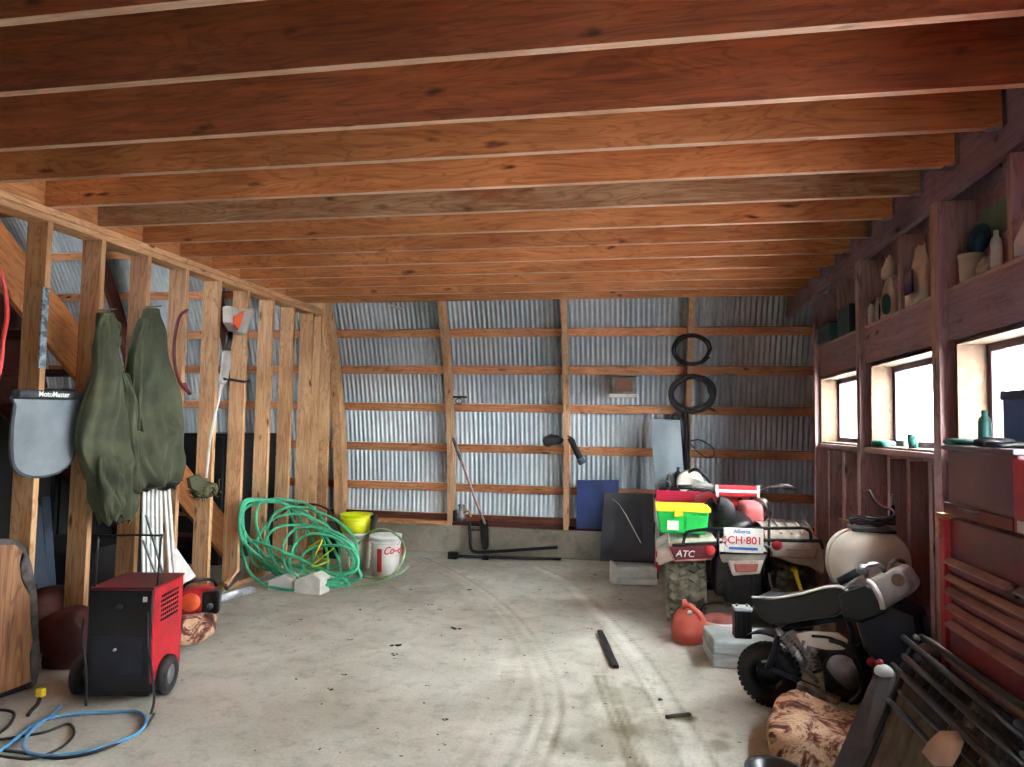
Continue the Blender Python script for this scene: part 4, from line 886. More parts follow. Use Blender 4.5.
# handlebars
HB = 6.05
hb = obj('handlebar', MB().tube(cr([aY(795,487,HB), aY(770,487,HB), aY(757,492,HB), aY(748,502,HB), aY(738,504,HB), aY(728,502,HB), aY(718,495,HB), aY(705,488,HB-.02), aY(680,487,HB-.03)]), .013, 10), m_chrome, t)
obj('grip', MB().tube([aY(797,488,HB-.01), aY(783,487,HB)], .02, 12), m_steel, hb)
obj('lever', MB().tube(cr([aY(765,489,HB-.06), aY(775,484,HB-.09), aY(793,486,HB-.09)]), .006, 6), m_chrome, hb)
obj('grip', MB().tube([aY(692,487,HB-.02), aY(678,487,HB-.03)], .02, 12), m_rubber, hb)
cp = aY(737, 491, HB-.05)
obj('crossbar_pad', MB().box((-.17,-.035,-.045),(.17,.035,.045), Matrix.Translation(cp)), m_redtxt, hb, .015)
obj('pad_stripe', MB().box((-.16,-.04,-.012),(.16,-.034,.012), Matrix.Translation(cp)).box((-.172,-.038,-.047),(-.15,.037,.047), Matrix.Translation(cp)).box((.15,-.038,-.047),(.172,.037,.047), Matrix.Translation(cp)), m_label, hb, .004)
obj('steering_stem', MB().tube([aY(740,500,HB), aY(742,530,6.25)], .025, 10), m_blackish, t)
obj('brake_reservoir', MB().ell(aY(762,505,6.0), (.05,.05,.06), None, 14, 8, .7).tube(cr([aY(752,500,5.95), aY(764,502,5.9), aY(768,514,5.9), aY(762,522,5.95)]), .01, 7), m_chrome, t)
# racks
rk = MB()
rk.tube(cr([Q(683,546,5.0), Q(685,536,5.0), Q(691,531,5.0), Q(720,529,5.0), Q(790,528,5.0), Q(804,528,5.0), Q(810,532,5.0), Q(811,541,5.0)], 5), .011, 10)
rk.tube([Q(672,545,5.02), Q(722,542,5.02)], .010, 8).tube([Q(762,540,5.0), Q(822,541,5.0)], .012, 8).tube([Q(720,553,4.99), Q(768,553,4.99)], .009, 8)
for x in (718, 769): rk.tube([Q(x,529,5.0), Q(x,556,5.0)], .010, 8)
rk.tube([Q(769,529,5.0), aY(771,512,5.5)], .009, 8).tube([Q(684,535,5.0), aY(692,531,5.5)], .009, 8).tube([Q(809,531,5.0), aY(803,528,5.5)], .009, 8).tube([aY(692,531,5.5), aY(803,528,5.5)], .01, 8)
rk.tube([Q(820,540,5.0), Q(823,549,5.0)], .009, 6)
obj('rear_rack', rk, m_black, t)
obj('grab_strap', MB().tube(cr([Q(763,545,5.0), Q(770,548,5.0), Q(773,556,5.0)]), .012, 8), m_steel, t)
# black jacket heap on the seat
t = thing('black_boots', aY(722, 526, 5.4), 'dark padded riding boots lying on the quad bike seat behind the plate', 'boots')
for k, (pts, rr_) in enumerate(((((727,526),(727,515),(724,506),(717,503)), (.06,.065,.06,.045)), (((708,526),(706,516),(712,506),(716,503)), (.05,.055,.05,.04)), (((716,527),(728,525),(740,526)), (.04,.045,.03)))):
    P = [aY(x, y, 5.40+.05*k) for x, y in pts]; n_ = 6; c_ = cr(P, n_); R_ = [rr_[min(i//n_, len(rr_)-1)] for i in range(len(c_))]
    obj('boot', MB().tube(c_, R_, 14), m_darkgap, t)
obj('lace', MB().tube([aY(716,503,5.38), aY(724,514,5.36), aY(730,526,5.36)], .005, 6), m_label, t)
# green tote on the left of the rack
TY = 5.28
t = thing('storage_tote', aY(683, 534, TY), 'bright green storage tote with a yellow lid on the left of the quad bike rack', 'tote')
zb = .655; ztp = aY(680, 507.5, TY-.13).z-.03
x0, x1 = aY(657, 520, TY-.1).x, aY(709, 520, TY-.1).x
def frus(x0, x1, y0, y1, z0, z1, k): return MB().hexa([(x0+k,y0+k,z0),(x1-k,y0+k,z0),(x1-k,y1-k,z0),(x0+k,y1-k,z0)], [(x0,y0,z1),(x1,y0,z1),(x1,y1,z1),(x0,y1,z1)])
obj('tote_body', frus(x0, x1, TY-.12, TY+.22, zb, ztp, .02), m_green, t, .012)
obj('lid', MB().box((x0-.012, TY-.135, ztp-.002), (x1+.012, TY+.235, ztp+.03)), m_yellow, t, .008)
obj('corner_panel', MB().box((x0+.2, TY-.122, zb+.03), (x1-.012, TY-.112, ztp-.03)), m_green, t, .006)
obj('latch', MB().box((x0+.12, TY-.15, ztp-.035), (x0+.18, TY-.13, ztp+.015)), m_yellow, t, .004)
lx = aY(673, 526, TY-.13); obj('paper_label', MB().box((lx.x-.04, TY-.118, lx.z-.03), (lx.x+.04, TY-.1145, lx.z+.035), ), m_label, t)

# red cart behind
KY = 6.95; KX0, KX1 = aY(656, 500, 6.75).x, aY(708, 500, 6.75).x
t = thing('utility_cart', ((KX0+KX1)/2, 6.85, 0), 'white and crimson utility cart loaded with clutter behind the green tote', 'cart')
za, zc = aY(680, 502, 6.72).z, aY(680, 491, 6.72).z
tr = MB()
for zz0, zz1 in ((za, zc), (.20, .26)):
    tr.box((KX0, 6.72, zz0), (KX1, 6.99, zz0+.008)).box((KX0, 6.72, zz0), (KX1, 6.728, zz1)).box((KX0, 6.982, zz0), (KX1, 6.99, zz1)).box((KX0, 6.72, zz0), (KX0+.008, 6.99, zz1)).box((KX1-.008, 6.72, zz0), (KX1, 6.99, zz1))
obj('tray', tr, m_red_m, t, .002)
for x in (KX0+.015, KX1-.015):
    for y in (6.735, 6.975):
        obj('leg', MB().tube([(x, y, .07), (x, y, za)], .016, 10), m_white, t)
        cs = obj('caster', MB().tube([(x-.012, y, .035), (x+.012, y, .035)], .034, 16), m_rubber, t)
        obj('caster_sleeve', MB().box((x-.022, y-.022, .07), (x+.022, y+.022, .16)), m_red_m, cs, .004)
# clutter on the tray
def on(x, y, Y=6.85): return aY(x, y, Y)
zt0 = za+.01
def lump(name, cx, w, d, h, mat, label, cat, seed, amp=.03, z=None, Y=6.85):
    c = aY(cx, 495, Y); mb = MB().ell((c.x, Y, (z or zt0)+h), (w, d, h), None, 24, 14, .8)
    for i, v in enumerate(mb.v): mb.v[i] = v+Vector((amp, amp*.5, amp*.7))*noise.fractal(v*11+Vector((seed, 0, 0)), 1, 2, 3)
    return single(name, mb, mat, label, cat)
lump('cable_pile', 670, .13, .08, .055, m_darkgap, 'pile of dark cords along the left of the cart tray', 'cord pile', 2, .04)
lump('cable_pile', 695, .12, .09, .06, m_darkgap, 'pile of black straps at the right end of the cart tray', 'strap pile', 6, .04)
t = thing('angle_grinder', on(692, 478), 'cream and white power saw with round guard on top of the cart', 'power saw')
c = on(690, 482); zz = zt0+.16
obj('blade_guard', MB().lathe([(0,.03),(.11,.03),(.125,.02),(.125,-.03),(0,-.03)], 28, Matrix.Translation((c.x, 6.82, zz)) @ Matrix.Rotation(PI/2, 4, 'X')), m_offw, t)
obj('motor_body', MB().tube([(c.x+.02, 6.80, zz+.0), (c.x+.12, 6.80, zz-.02), (c.x+.2, 6.80, zz-.03)], [.05,.045,.03], 14), m_label, t)
obj('handle', MB().tube(cr([(c.x-.02, 6.8, zz+.1), (c.x+.06, 6.8, zz+.13), (c.x+.15, 6.8, zz+.06), (c.x+.18, 6.8, zz-.02)]), .015, 8), m_black, t)
def bottle(p, r, h, mat, label, cap=m_white, group=None, name='bottle', cat='bottle'):
    t = thing(name, p, label, cat, group); m = Matrix.Translation(p)
    obj('bottle_body', MB().lathe([(0,.001),(r*.92,.001),(r,.01),(r,h*.68),(r*.85,h*.78),(r*.4,h*.86),(r*.4,h*.93),(0,h*.93)], 20, m), mat, t)
    obj('cap', MB().lathe([(r*.46,h*.88),(r*.46,h),(0,h)], 16, m), cap, t)
    return t
for (x, h, r, mat, lab, Y) in ((668,.17,.022,m_black,'slim black spray bottle standing at the left of the cart tray',6.9),(678,.24,.035,m_black,'tall black bottle near the middle of the cart tray',6.93),(707,.24,.022,m_blue,'blue spray can standing right of the saw on the cart',6.9),(713,.22,.034,m_bluetxt,'pale blue and white bottle at the right end of the cart',6.93),(700,.2,.02,m_black,'short black bottle behind the saw on the cart',6.95)):
    c = aY(x, 490, Y); bottle(Vector((min(c.x, KX1-.035), Y, zt0+(.06 if x < 700 else .0))), r, h, mat, lab, m_black if x < 710 else m_white, 'bottles on the cart')
single('wire_coil', MB().tube(cr([on(658,483,6.74), on(662,480,6.74), on(670,483,6.74), on(668,490,6.74), on(660,492,6.74), on(657,487,6.74)]), .006, 6), m_steel, 'thin grey wire coil spilling over the left end of the cart tray', 'wire')
single('cream_hose', MB().tube(cr([aY(712,500,6.7), aY(714,492,6.66), aY(722,488,6.62), aY(730,491,6.6), aY(735,500,6.6)]), .018, 8), m_offw, 'cream curved hose arching between the cart and the handlebar', 'hose')
single('rag', MB().ell(aY(710,508,6.55), (.05,.05,.12), None, 14, 10).ell(aY(712,503,6.5), (.06,.04,.04)), m_offw, 'cream and brown cloth hanging at the right of the green tote', 'cloth')
# ================================================================== RIGHT FOREGROUND
# gas can
c = fl(690, 646); t = thing('gas_can', c, 'faded red plastic gas can on the floor in front of the quad tyre', 'gas can')
m = Matrix.Translation(c+Vector((.0, .09, 0))) @ Matrix.Diagonal((1, 1, .9, 1)); H = aP(690, 606, c, Vector((0, 1, 0))).z
obj('can_body', MB().lathe([(0,.002),(.085,.002),(.108,.02),(.118,.10),(.11,.17),(.085,.215),(.05,.245),(.03,.25),(0,.25)], 30, m), m_gas, t)
hd = obj('handle', MB().tube(cr([m @ Vector(q) for q in ((-.03,-.02,.235),(-.035,-.045,.27),(.0,-.06,.275),(.05,-.08,.235),(.075,-.085,.19))]), .016, 10), m_gas, t)
obj('spout_cap', MB().lathe([(.028,0),(.03,.03),(.018,.04),(.014,.07),(0,.07)], 16, m @ Matrix.Translation((-.012,0,.235)) @ Matrix.Rotation(-.3, 4, 'Y')), m_pink, t)
obj('vent_cap', MB().lathe([(.016,0),(.016,.02),(0,.02)], 12, m @ Matrix.Translation((.0,-.07,.225)) @ Matrix.Rotation(.9, 4, 'X')), m_label, t)
# tool case
a, b = fl(713, 668), fl(775, 671); mc = axes(b-a, (0, 0, 1), a); L = .56
Hc = aP(713, 641, a, mc.to_3x3() @ Vector((0, 1, 0))).z
t = thing('tool_case', mc @ Vector((L/2, .14, 0)), 'grey plastic tool case lying flat on the floor beside the gas can', 'tool case')
d = .34
obj('case_base', MB().box((0, 0, 0), (L, d, Hc*.46), mc), m_case, t, .012)
obj('case_lid', MB().box((0, 0, Hc*.5), (L, d, Hc), mc), m_case, t, .014)
obj('seam_rib', MB().box((-.004, -.006, Hc*.44), (L+.004, d+.004, Hc*.53), mc).box((.0, -.004, Hc*.74), (L, 0, Hc*.78), mc).box((.0, -.004, Hc*.2), (L, 0, Hc*.24), mc), m_case, t, .002)
obj('latch', MB().box((.16, -.012, Hc*.25), (.20, -.003, Hc*.62), mc), m_steel, t, .002)
# battery on the case
p = mc @ Vector((.19, .1, Hc)); t = thing('battery', p, 'small black box battery with a grey top standing on the tool case', 'battery')
mb_ = mc.copy(); mb_.translation = p
obj('battery_case', MB().box((-.05,-.04,.002),(.05,.04,.165), mb_), m_black, t, .006)
obj('battery_top', MB().box((-.052,-.042,.165),(.052,.042,.185), mb_), m_case, t, .004)
obj('battery_rib', MB().box((-.04,-.044,.02),(-.034,-.04,.15), mb_).box((-.013,-.044,.02),(-.007,-.04,.15), mb_).box((.014,-.044,.02),(.02,-.04,.15), mb_), m_seat, t)
obj('terminal', MB().tube([mb_ @ Vector((-.03,0,.185)), mb_ @ Vector((-.03,0,.198))], .008, 10), m_steel, t)
obj('terminal', MB().tube([mb_ @ Vector((.03,0,.185)), mb_ @ Vector((.03,0,.198))], .008, 10), m_steel, t)
# round pink lamp behind the case
c = fl(722, 641); t = thing('round_lamp', c, 'pinkish dome shaped lamp with white rim behind the tool case', 'lamp')
m = Matrix.Translation((c.x, c.y+.1, .0))
obj('lamp_shell', MB().lathe([(0,.0),(.12,.0),(.13,.05),(.12,.10),(.09,.14),(.0,.165)], 28, m), m_lens, t)
obj('white_rim', MB().lathe([(.13,.08),(.145,.085),(.145,.11),(.125,.115)], 28, m), m_label, t)
obj('carry_wire', MB().tube(cr([m @ Vector(q) for q in ((-.13,0,.12),(-.11,0,.2),(0,0,.225),(.11,0,.2),(.13,0,.12))]), .008, 8), m_black, t)

# minibike
b0 = Vector((.64, 3.86, 0)); b1 = Vector((1.22, 3.52, 0)); bx = (b1-b0).normalized(); bn = Vector((bx.y, -bx.x, 0))
if bn.y > 0: bn = -bn
def B(x, y, o=0): return aP(x, y, b0+bn*o, bn)
t = thing('minibike', b0.lerp(b1, .5), 'small dark old motorbike with a black seat and chrome shocks, standing before the off-white tank', 'motorbike')
def bwheel(cx, cy, R, w, parent=t):
    c = B(cx, cy); c.z = R; m = Matrix(((bx.x, 0, bn.x, c.x), (bx.y, 0, bn.y, c.y), (0, 1, 0, c.z), (0, 0, 0, 1)))
    prf = []
    for k in range(15): a = 2*PI*k/14; prf.append((R-w+w*.98*math.cos(a), w*math.sin(a)))
    mb = MB().lathe(prf, 40, m)
    for i in range(36):
        k = m @ Matrix.Rotation(2*PI*i/36, 4, 'Z') @ Matrix.Translation((R-.004, 0, 0))
        for s_ in (-1, 1): mb.box((-.006,-.009,-.004),(.008,.009,.022), k @ Matrix.Translation((-.004, 0, s_*.014-.009)))
    ty = obj('tyre', mb, m_rubber, parent)
    obj('wheel_rim', MB().lathe([(R*.55,-.03),(R*.66,-.035),(R*.6,0),(R*.66,.035),(R*.55,.03),(R*.55,-.03)], 32, m), m_blackish, ty)
    hb_ = MB().lathe([(0,-.035),(R*.32,-.03),(R*.36,-.01),(R*.36,.02),(R*.3,.035),(0,.045)], 24, m)
    for i in range(5): 
        k = m @ Matrix.Rotation(2*PI*i/5, 4, 'Z'); hb_.box((R*.2,-.014,-.01),(R*.6,.014,.01), k)
    obj('brake_hub', hb_, m_blackish, ty)
bwheel(769, 669, .158, .045); bwheel(918, 690, .158, .045)
fr = MB()
fr.tube(cr([B(768,668,.075), B(775,650,.075), B(779,636,.07), B(789,627,.06), B(815,622,.05), B(850,617,.05), B(882,618,.05), B(897,630,.05)]), .017, 10)
fr.tube(cr([B(768,668,-.075), B(779,636,-.07), B(789,627,-.06), B(850,617,-.05), B(882,618,-.05)]), .015, 10)
fr.tube(cr([B(848,620,.04), B(856,650,.04), B(862,690,.04), B(856,702,.04)]), .012, 8).tube([B(800,690,.04), B(858,702,.04)], .014, 8)
fr.tube([B(770,668,.07), B(820,690,.06)], .013, 8)
obj('frame', fr, m_navy, t)
obj('rear_mudguard', MB().sheet([[B(768,669)+Vector((0,0,0))+bn*(k*.05)+(bx*math.cos(a)+Vector((0,0,1))*math.sin(a))*.185 for k in (-1,-.5,0,.5,1)] for a in [PI*.12+PI*.55*i/12 for i in range(13)]]), m_navy, t, solid=.005)
for o_, c_ in ((.09, 0), (-.09, 0)):
    sh = obj('shock_absorber', MB().tube([B(777,628,o_), B(798,656,o_), B(818,683,o_)], [.014,.018,.012], 12), m_chrome, t)
    sp = []
    A_, Z_ = B(781,633,o_), B(808,669,o_); ax = (Z_-A_); L_ = ax.length; ax.normalize(); u_ = ax.cross(bn).normalized(); w_ = ax.cross(u_)
    for i in range(90): a = 2*PI*i/9; sp.append(A_+ax*L_*i/89+(u_*math.cos(a)+w_*math.sin(a))*.021)
    obj('spring', MB().tube(sp, .004, 6), m_chrome, sh)
sp_ = [(752,598),(775,599),(800,595),(822,589),(836,588),(846,591),(849,602),(842,612),(832,618),(810,620),(785,625),(768,624),(757,614)]
stt = obj('seat', MB().slab([B(*p, .1) for p in cr([Vector((x, y, 0)) for x, y in sp_], 3, True) for p in [(p.x, p.y)]], bn*-.2), m_seat, t, .016)
obj('seat_piping', MB().tube(cr([B(*p, .105) for p in ((752,597),(775,598),(800,594),(822,588),(838,586),(847,590))]), .006, 8), m_label, stt)
obj('fuel_tank', MB().ell(B(866,604,0), (.12,.09,.085), axes(bx, (0,0,1), (0,0,0)), 24, 14, .8), m_navy, t)
obj('side_panel', MB().slab([B(*p, .07) for p in ((795,634),(812,631),(838,633),(848,640),(845,651),(825,650),(802,645))], bn*-.012), m_offw, t, .005)
en = obj('engine', MB().tube([B(843,672,.11), B(843,672,-.09)], .088, 28).slab([B(*p, .07) for p in ((818,650),(858,646),(866,690),(825,694))], bn*-.14), m_blackish, t, .01)
obj('flywheel_cover', MB().lathe([(0,.03),(.03,.03),(.035,.02),(.07,.016),(.078,0)], 28, Matrix(((bx.x,0,bn.x,0),(bx.y,0,bn.y,0),(0,1,0,0),(0,0,0,1))).copy()).mesh('c') and (lambda mm: MB().lathe([(0,.03),(.03,.03),(.035,.02),(.07,.016),(.078,0)], 28, mm))(Matrix.Translation(B(843,672,.11)) @ Matrix(((bx.x,0,bn.x,0),(bx.y,0,bn.y,0),(0,1,0,0),(0,0,0,1)))), m_steel, en)
fn = MB()
for i in range(7):
    p = B(826+i*.6, 645+i*4.2, 0); fn.box((-.05,-.06,-.003),(.05,.06,.003), axes(bx, (0,0,1), p))
obj('cooling_fins', fn, m_steel, en)
obj('carburettor', MB().tube([B(808,646,.05), B(818,652,.05)], .022, 12).tube([B(804,640,.06), B(806,655,.06)], .014, 10).ell(B(810,638,.05), (.018,.018,.02)), m_chrome, en)
obj('exhaust_pipe', MB().tube(cr([B(830,640,.08), B(846,646,.1), B(856,662,.11), B(862,690,.11), B(850,703,.11)]), .012, 8), m_blackish, t)
obj('cable_loom', MB().tube(cr([B(812,636,.07), B(830,638,.08), B(850,646,.08), B(860,640,.08)]), .007, 6).tube(cr([B(800,660,.09), B(812,672,.09), B(826,668,.09)]), .006, 6), m_rubber, t)
fp = obj('running_board', MB().slab([B(*p, .13) for p in ((797,683),(838,700),(837,706),(796,690))], bn*-.05), m_chrome, t, .003)
obj('foot_peg', MB().tube([B(800,690,.1), B(790,696,.2)], .012, 8), m_steel, fp)
obj('front_fork', MB().tube([B(882,602,.06), B(918,690,.06)], .018, 10).tube([B(882,602,-.06), B(918,690,-.06)], .018, 10), m_blackish, t)
obj('front_cover', MB().slab([B(*p, .09) for p in ((852,614),(890,600),(920,612),(928,660),(908,676),(880,668),(862,650))], bn*-.16), m_navy, t, .03)
obj('battery_box', MB().slab([B(*p, .11) for p in ((838,594),(866,586),(884,596),(886,614),(860,624),(842,618))], bn*-.18), m_seat, t, .012)
hl = obj('headlight', MB().slab([B(*p, .14) for p in ((867,580),(893,570),(901,571),(912,588),(908,596),(886,609),(880,608))], bn*-.2), pm('grey_headlight_shell', rgb(186, 188, 184), rgb(140, 140, 138), 5, .45), t, .014)
obj('headlight_rim', MB().tube(cr([B(867,581,.145), B(873,585,.15), B(880,597,.15), B(883,609,.145)]), .012, 8), m_label, hl)
obj('yellow_stain', MB().lathe([(0,.0015),(.02,.001),(.028,0)], 14, Matrix.Translation(B(898,580,.141)) @ Matrix(((bx.x,0,bn.x,0),(bx.y,0,bn.y,0),(0,1,0,0),(0,0,0,1)))), m_tan, hl)
hbr = obj('handlebar', MB().tube(cr([B(888,580,.05), B(884,570,.1), B(878,565,.16), B(868,565,.2), B(862,569,.24), B(856,573,.26)]), .011, 10).tube(cr([B(888,580,-.05), B(890,566,-.1), B(896,560,-.2), B(905,562,-.24)]), .011, 10), m_chrome, t)
obj('grip', MB().tube([B(858,572,.26), B(839,582,.27)], .018, 12), m_rubber, hbr)
obj('control_housing', MB().ell(B(861,569,.25), (.024,.024,.024), None, 14, 10, .7).box((-.01,-.01,-.02),(.01,.01,.02), Matrix.Translation(B(866,573,.24))), m_chrome, hbr)
obj('lever', MB().tube(cr([B(862,574,.25), B(852,582,.28), B(844,590,.29)]), .005, 6), m_chrome, hbr)
obj('rear_light', MB().lathe([(0,.012),(.018,.01),(.02,0)], 14, Matrix.Translation(B(871,662,.13)) @ Matrix.Rotation(PI/2, 4, 'X')), m_redtxt, t)

# off-white tank on a crate
tc = Vector((1.175, 4.12, 0)); ct = aY(867, 562, 4.12)
t = thing('plastic_tank', (ct.x, 4.12, ct.z-.18), 'large rounded off-white plastic tank behind the motorbike, cables on top', 'tank')
RXX, RZ_ = .205, .185
obj('tank_shell', MB().ell(ct, (RXX, .2, RZ_), None, 40, 28, .86), m_offw, t)
obj('seam', MB().tube([ct+Vector((math.copysign(abs(math.cos(a))**.86, math.cos(a))*RXX*1.005, -.03, math.copysign(abs(math.sin(a))**.86, math.sin(a))*RZ_*1.005)) for a in [2*PI*i/48 for i in range(48)]], .006, 6, True), m_offw, t)
obj('top_plate', MB().slab([ct+Vector(q) for q in ((-.1,-.1,RZ_*.93),(.12,-.1,RZ_*.9),(.14,.08,RZ_*.9),(-.08,.08,RZ_*.93))], (0,0,.02)), m_matd, t, .006)
obj('hub_ring', MB().lathe([(.05,.0),(.06,.012),(.045,.02),(.03,.012)], 20, Matrix.Translation(ct+Vector((.05,-.19,-.07))) @ Matrix.Rotation(PI/2-.3, 4, 'X')), m_steel, t)
ck = []
for i in range(46): a = 2*PI*i/13; ck.append(ct+Vector((.02+.10*math.cos(a)*(1+.1*math.sin(i)), -.02+.07*math.sin(a), RZ_+.03+.012*math.sin(i*1.7)+.0004*i)))
single('cable_loop', MB().tube(cr(ck, 4), .008, 7), m_rubber, 'black cables looped on top of the off-white tank', 'cable')
single('grey_lead', MB().tube(cr([ct+Vector(q) for q in ((-.02,-.06,RZ_+.06),(.06,-.06,RZ_+.06),(.12,-.04,RZ_+.075),(.13,.0,RZ_+.1),(.09,.02,RZ_+.11),(.05,.02,RZ_+.14),(.02,.02,RZ_+.2))]), .007, 7), m_steel, 'pale grey lead sticking up from the cables on the tank', 'cable')
single('brown_box', MB().box((ct.x-.2, 3.98, .0), (ct.x+.19, 4.3, ct.z-RZ_+.01)), m_brown, 'brown box carrying the off-white tank between the bikes', 'box', bevel=.006)
a = aY(843, 517, 4.5); b = aY(862, 522, 4.4); single('wooden_stick', MB().tube([aX(840,519,1.34), aX(864,524,1.30)], .008, 6), m_rib, 'thin pale stick poking over the back of the off-white tank', 'stick')
p = aY(927, 600, 3.35); mb = MB().ell((1.22, 3.2, .42), (.12, .16, .12), None, 24, 14, .8)
for i, v in enumerate(mb.v): mb.v[i] = v+Vector((.04,.04,.03))*noise.noise(v*10)
t = thing('tarp_bundle', (1.22, 3.2, .0), 'dark teal tarp bundle stuffed between the motorbike and red tool chest', 'tarp')
obj('tarp_cloth', mb, m_teal_d, t)
mb = MB().ell((1.2, 3.22, .15), (.14, .2, .15), None, 24, 14, .7); obj('tarp_base', mb, m_teal_d, t)
obj('paper_rag', MB().ell((1.17, 3.12, .535), (.09, .07, .02), rotz(.4), 18, 8), m_tan, t)

# hide cushion and black bucket at the photo's lower edge
mb = MB(); hc = Vector((.86, 3.30, .085)); mb.ell(hc, (.29, .26, .083), rotz(-.25), 56, 28, .42)
for i, v in enumerate(mb.v):
    v2 = v+Vector((.03, .03, .035))*noise.fractal(v*5, 1, 2, 4); v2.z = max(.004, v2.z); mb.v[i] = v2
single('hide_cushion', mb, m_fur, 'thick brown and cream mottled hide cushion on the floor below the motorbike', 'cushion')
c = fl(773, 790); zb_ = .17; cc = aP(773, 766, c, Vector((0, 1, 0)))
cb = fl(773, 767, .16); cb.z = 0; t = thing('black_pail', cb, 'open black pail at the photo\'s bottom edge below the hide cushion', 'pail')
m = Matrix.Translation(cb+Vector((0, -.03, 0)))
obj('pail_body', MB().lathe([(0,.002),(.085,.002),(.10,.16),(.094,.16),(.08,.012),(0,.012)], 30, m), m_black, t)
obj('pail_rim', MB().lathe([(.095,.155),(.106,.155),(.106,.168),(.095,.168),(.095,.155)], 30, m), m_matd, t)

# ------------------------------------------------ tool chest
m_lip = pm('highlit_drawer_lip', rgb(156, 112, 104), rgb(126, 86, 84), 6, .4)  # lips made paler so the colour carries the highlight along each drawer
CXF = 1.0; XB = 1.36; YF, YN = 2.585, 1.2
z = lambda x, y: aX(x, y, CXF).z
zt, zmid = z(942, 516), z(942, 449.5)
t = thing('tool_chest', ((CXF+XB)/2, (YF+YN)/2, 0), 'tall dark red roller tool cabinet with rows of drawers below the right window', 'tool cabinet')
obj('cabinet_body', MB().box((CXF+.01, YN, .10), (XB, YF, zt)), m_red_d, t, .004)
obj('corner_post', MB().box((CXF-.012, YF-.04, .10), (CXF+.012, YF, zt-.005)), m_red, t, .004)
obj('corner_bracket', MB().box((CXF-.016, YF-.05, zt-.004), (CXF+.05, YF+.006, zt+.012)).box((CXF-.018, YF-.02, zt-.07), (CXF-.012, YF+.004, zt)), m_rib, t, .002)
lips = [z(948, 556), z(955, 575.5), z(957, 589.5), z(950, 602), z(947, 617)]
zs = lips+[lips[-1]-.11, lips[-1]-.24]; prev = zt-.05
ym = 2.585-.47
for i, zl in enumerate(zs):
    spans = [(ym+.012, YF-.045), (YN+.02, ym-.012)] if i == 0 else [(YN+.02, YF-.045)]
    for (ya, yb) in spans:
        dr = obj('drawer', MB().box((CXF-.002, ya, zs[i+1]+.012 if i+1 < len(zs) else .14), (CXF+.012, yb, zl-.004)), m_red_d, t, .002)
        obj('drawer_lip', MB().slab([(CXF-.002, ya+.005, zl), (CXF-.022, ya+.005, zl-.014), (CXF-.022, ya+.005, zl-.02), (CXF-.002, ya+.005, zl-.014)], (0, yb-ya-.01, 0)), m_lip, dr, .0015)
for y in (YN+.08, YF-.08):
    for x in (CXF+.05, XB-.05): obj('caster', MB().tube([(x-.016, y, .05), (x+.016, y, .05)], .05, 18), m_rubber, t)
t = thing('top_chest', ((CXF+XB)/2, 2.1, zt), 'dull plum metal top chest sitting on the red tool cabinet', 'tool chest')
zt2 = zmid
y_r = aX(1014, 500, CXF).y
obj('chest_body', MB().box((CXF+.012, y_r, zt+.014), (XB, YF-.02, zt2)), pm('dusty_plum_metal', rgb(126, 84, 92), rgb(100, 62, 72), 4, .5), t, .006)
obj('chest_lid', MB().box((CXF-.005, y_r-.01, zt2), (XB, YF-.01, zt2+.014)), pm('dusty_grey_lid', rgb(120, 112, 122), rgb(92, 84, 96), 5, .5), t, .004)
obj('handle', MB().tube(cr([(CXF+.012, 2.44, zt+.045), (CXF-.008, 2.43, zt+.04), (CXF-.008, 2.33, zt+.04), (CXF+.012, 2.32, zt+.045)]), .006, 7), m_steel, t)
obj('lower_trim', MB().box((CXF-.004, y_r, zt+.014), (CXF+.012, YF-.02, zt+.05)), m_red_d, t, .003)
t = thing('red_chest', ((CXF+XB)/2, 1.6, zt), 'bright red chest at the photo\'s right edge, beside the plum top chest', 'tool chest')
obj('chest_body', MB().box((CXF-.01, YN, zt+.014), (XB, y_r-.015, zt2-.01)), m_red, t, .006)
obj('name_badge', MB().box((CXF-.013, y_r-.08, zt+.02), (CXF-.01, y_r-.04, zt+.05)), m_label, t)
# things standing on the chest and in the window
zl = zt2+.014
t = thing('dark_box', (1.2, 1.95, zl), 'dark blue upright box standing in the right window at the photo edge', 'box')
pp = aX(1017, 450, 1.2)
obj('box_body', MB().box((1.16, pp.y-.2, zl), (1.28, pp.y, aX(1018, 391, 1.2).z)), pm('steel_blue_box', rgb(60, 84, 140), rgb(46, 66, 116), 5, .5), t, .006)
obj('box_lid', MB().box((1.155, pp.y-.205, aX(1018, 391, 1.2).z-.03), (1.285, pp.y+.004, aX(1018, 391, 1.2).z)), m_bluegrey, t, .004)
p = aX(985, 445, 1.08); bottle(Vector((1.08, p.y, zl)), .018, .115, m_teal, 'green and teal spray can standing on the plum chest before the window', m_teal, None, 'spray_can', 'spray can')
for k, (x, w, h, mat, lab) in enumerate(((965,.05,.012,m_teal,'thin green rag lying flat at the left end of the chest lid'),(995,.03,.015,m_darkgap,'small dark socket tray on the chest lid right of the spray can'),(1006,.035,.01,m_blackish,'small black pry tool lying on the chest lid near the dark box'))):
    p = aX(x, 447, 1.07); mb = MB().ell((1.07, p.y, zl+h), (.06, w, h), rotz(.3), 16, 8, .6)
    for i, v in enumerate(mb.v): mb.v[i] = v+Vector((.01,.01,.004))*noise.noise(v*30+Vector((k,0,0)))
    single(('green_rag','socket_tray','pry_tool')[k], mb, mat, lab, ('rag','tray','tool')[k])
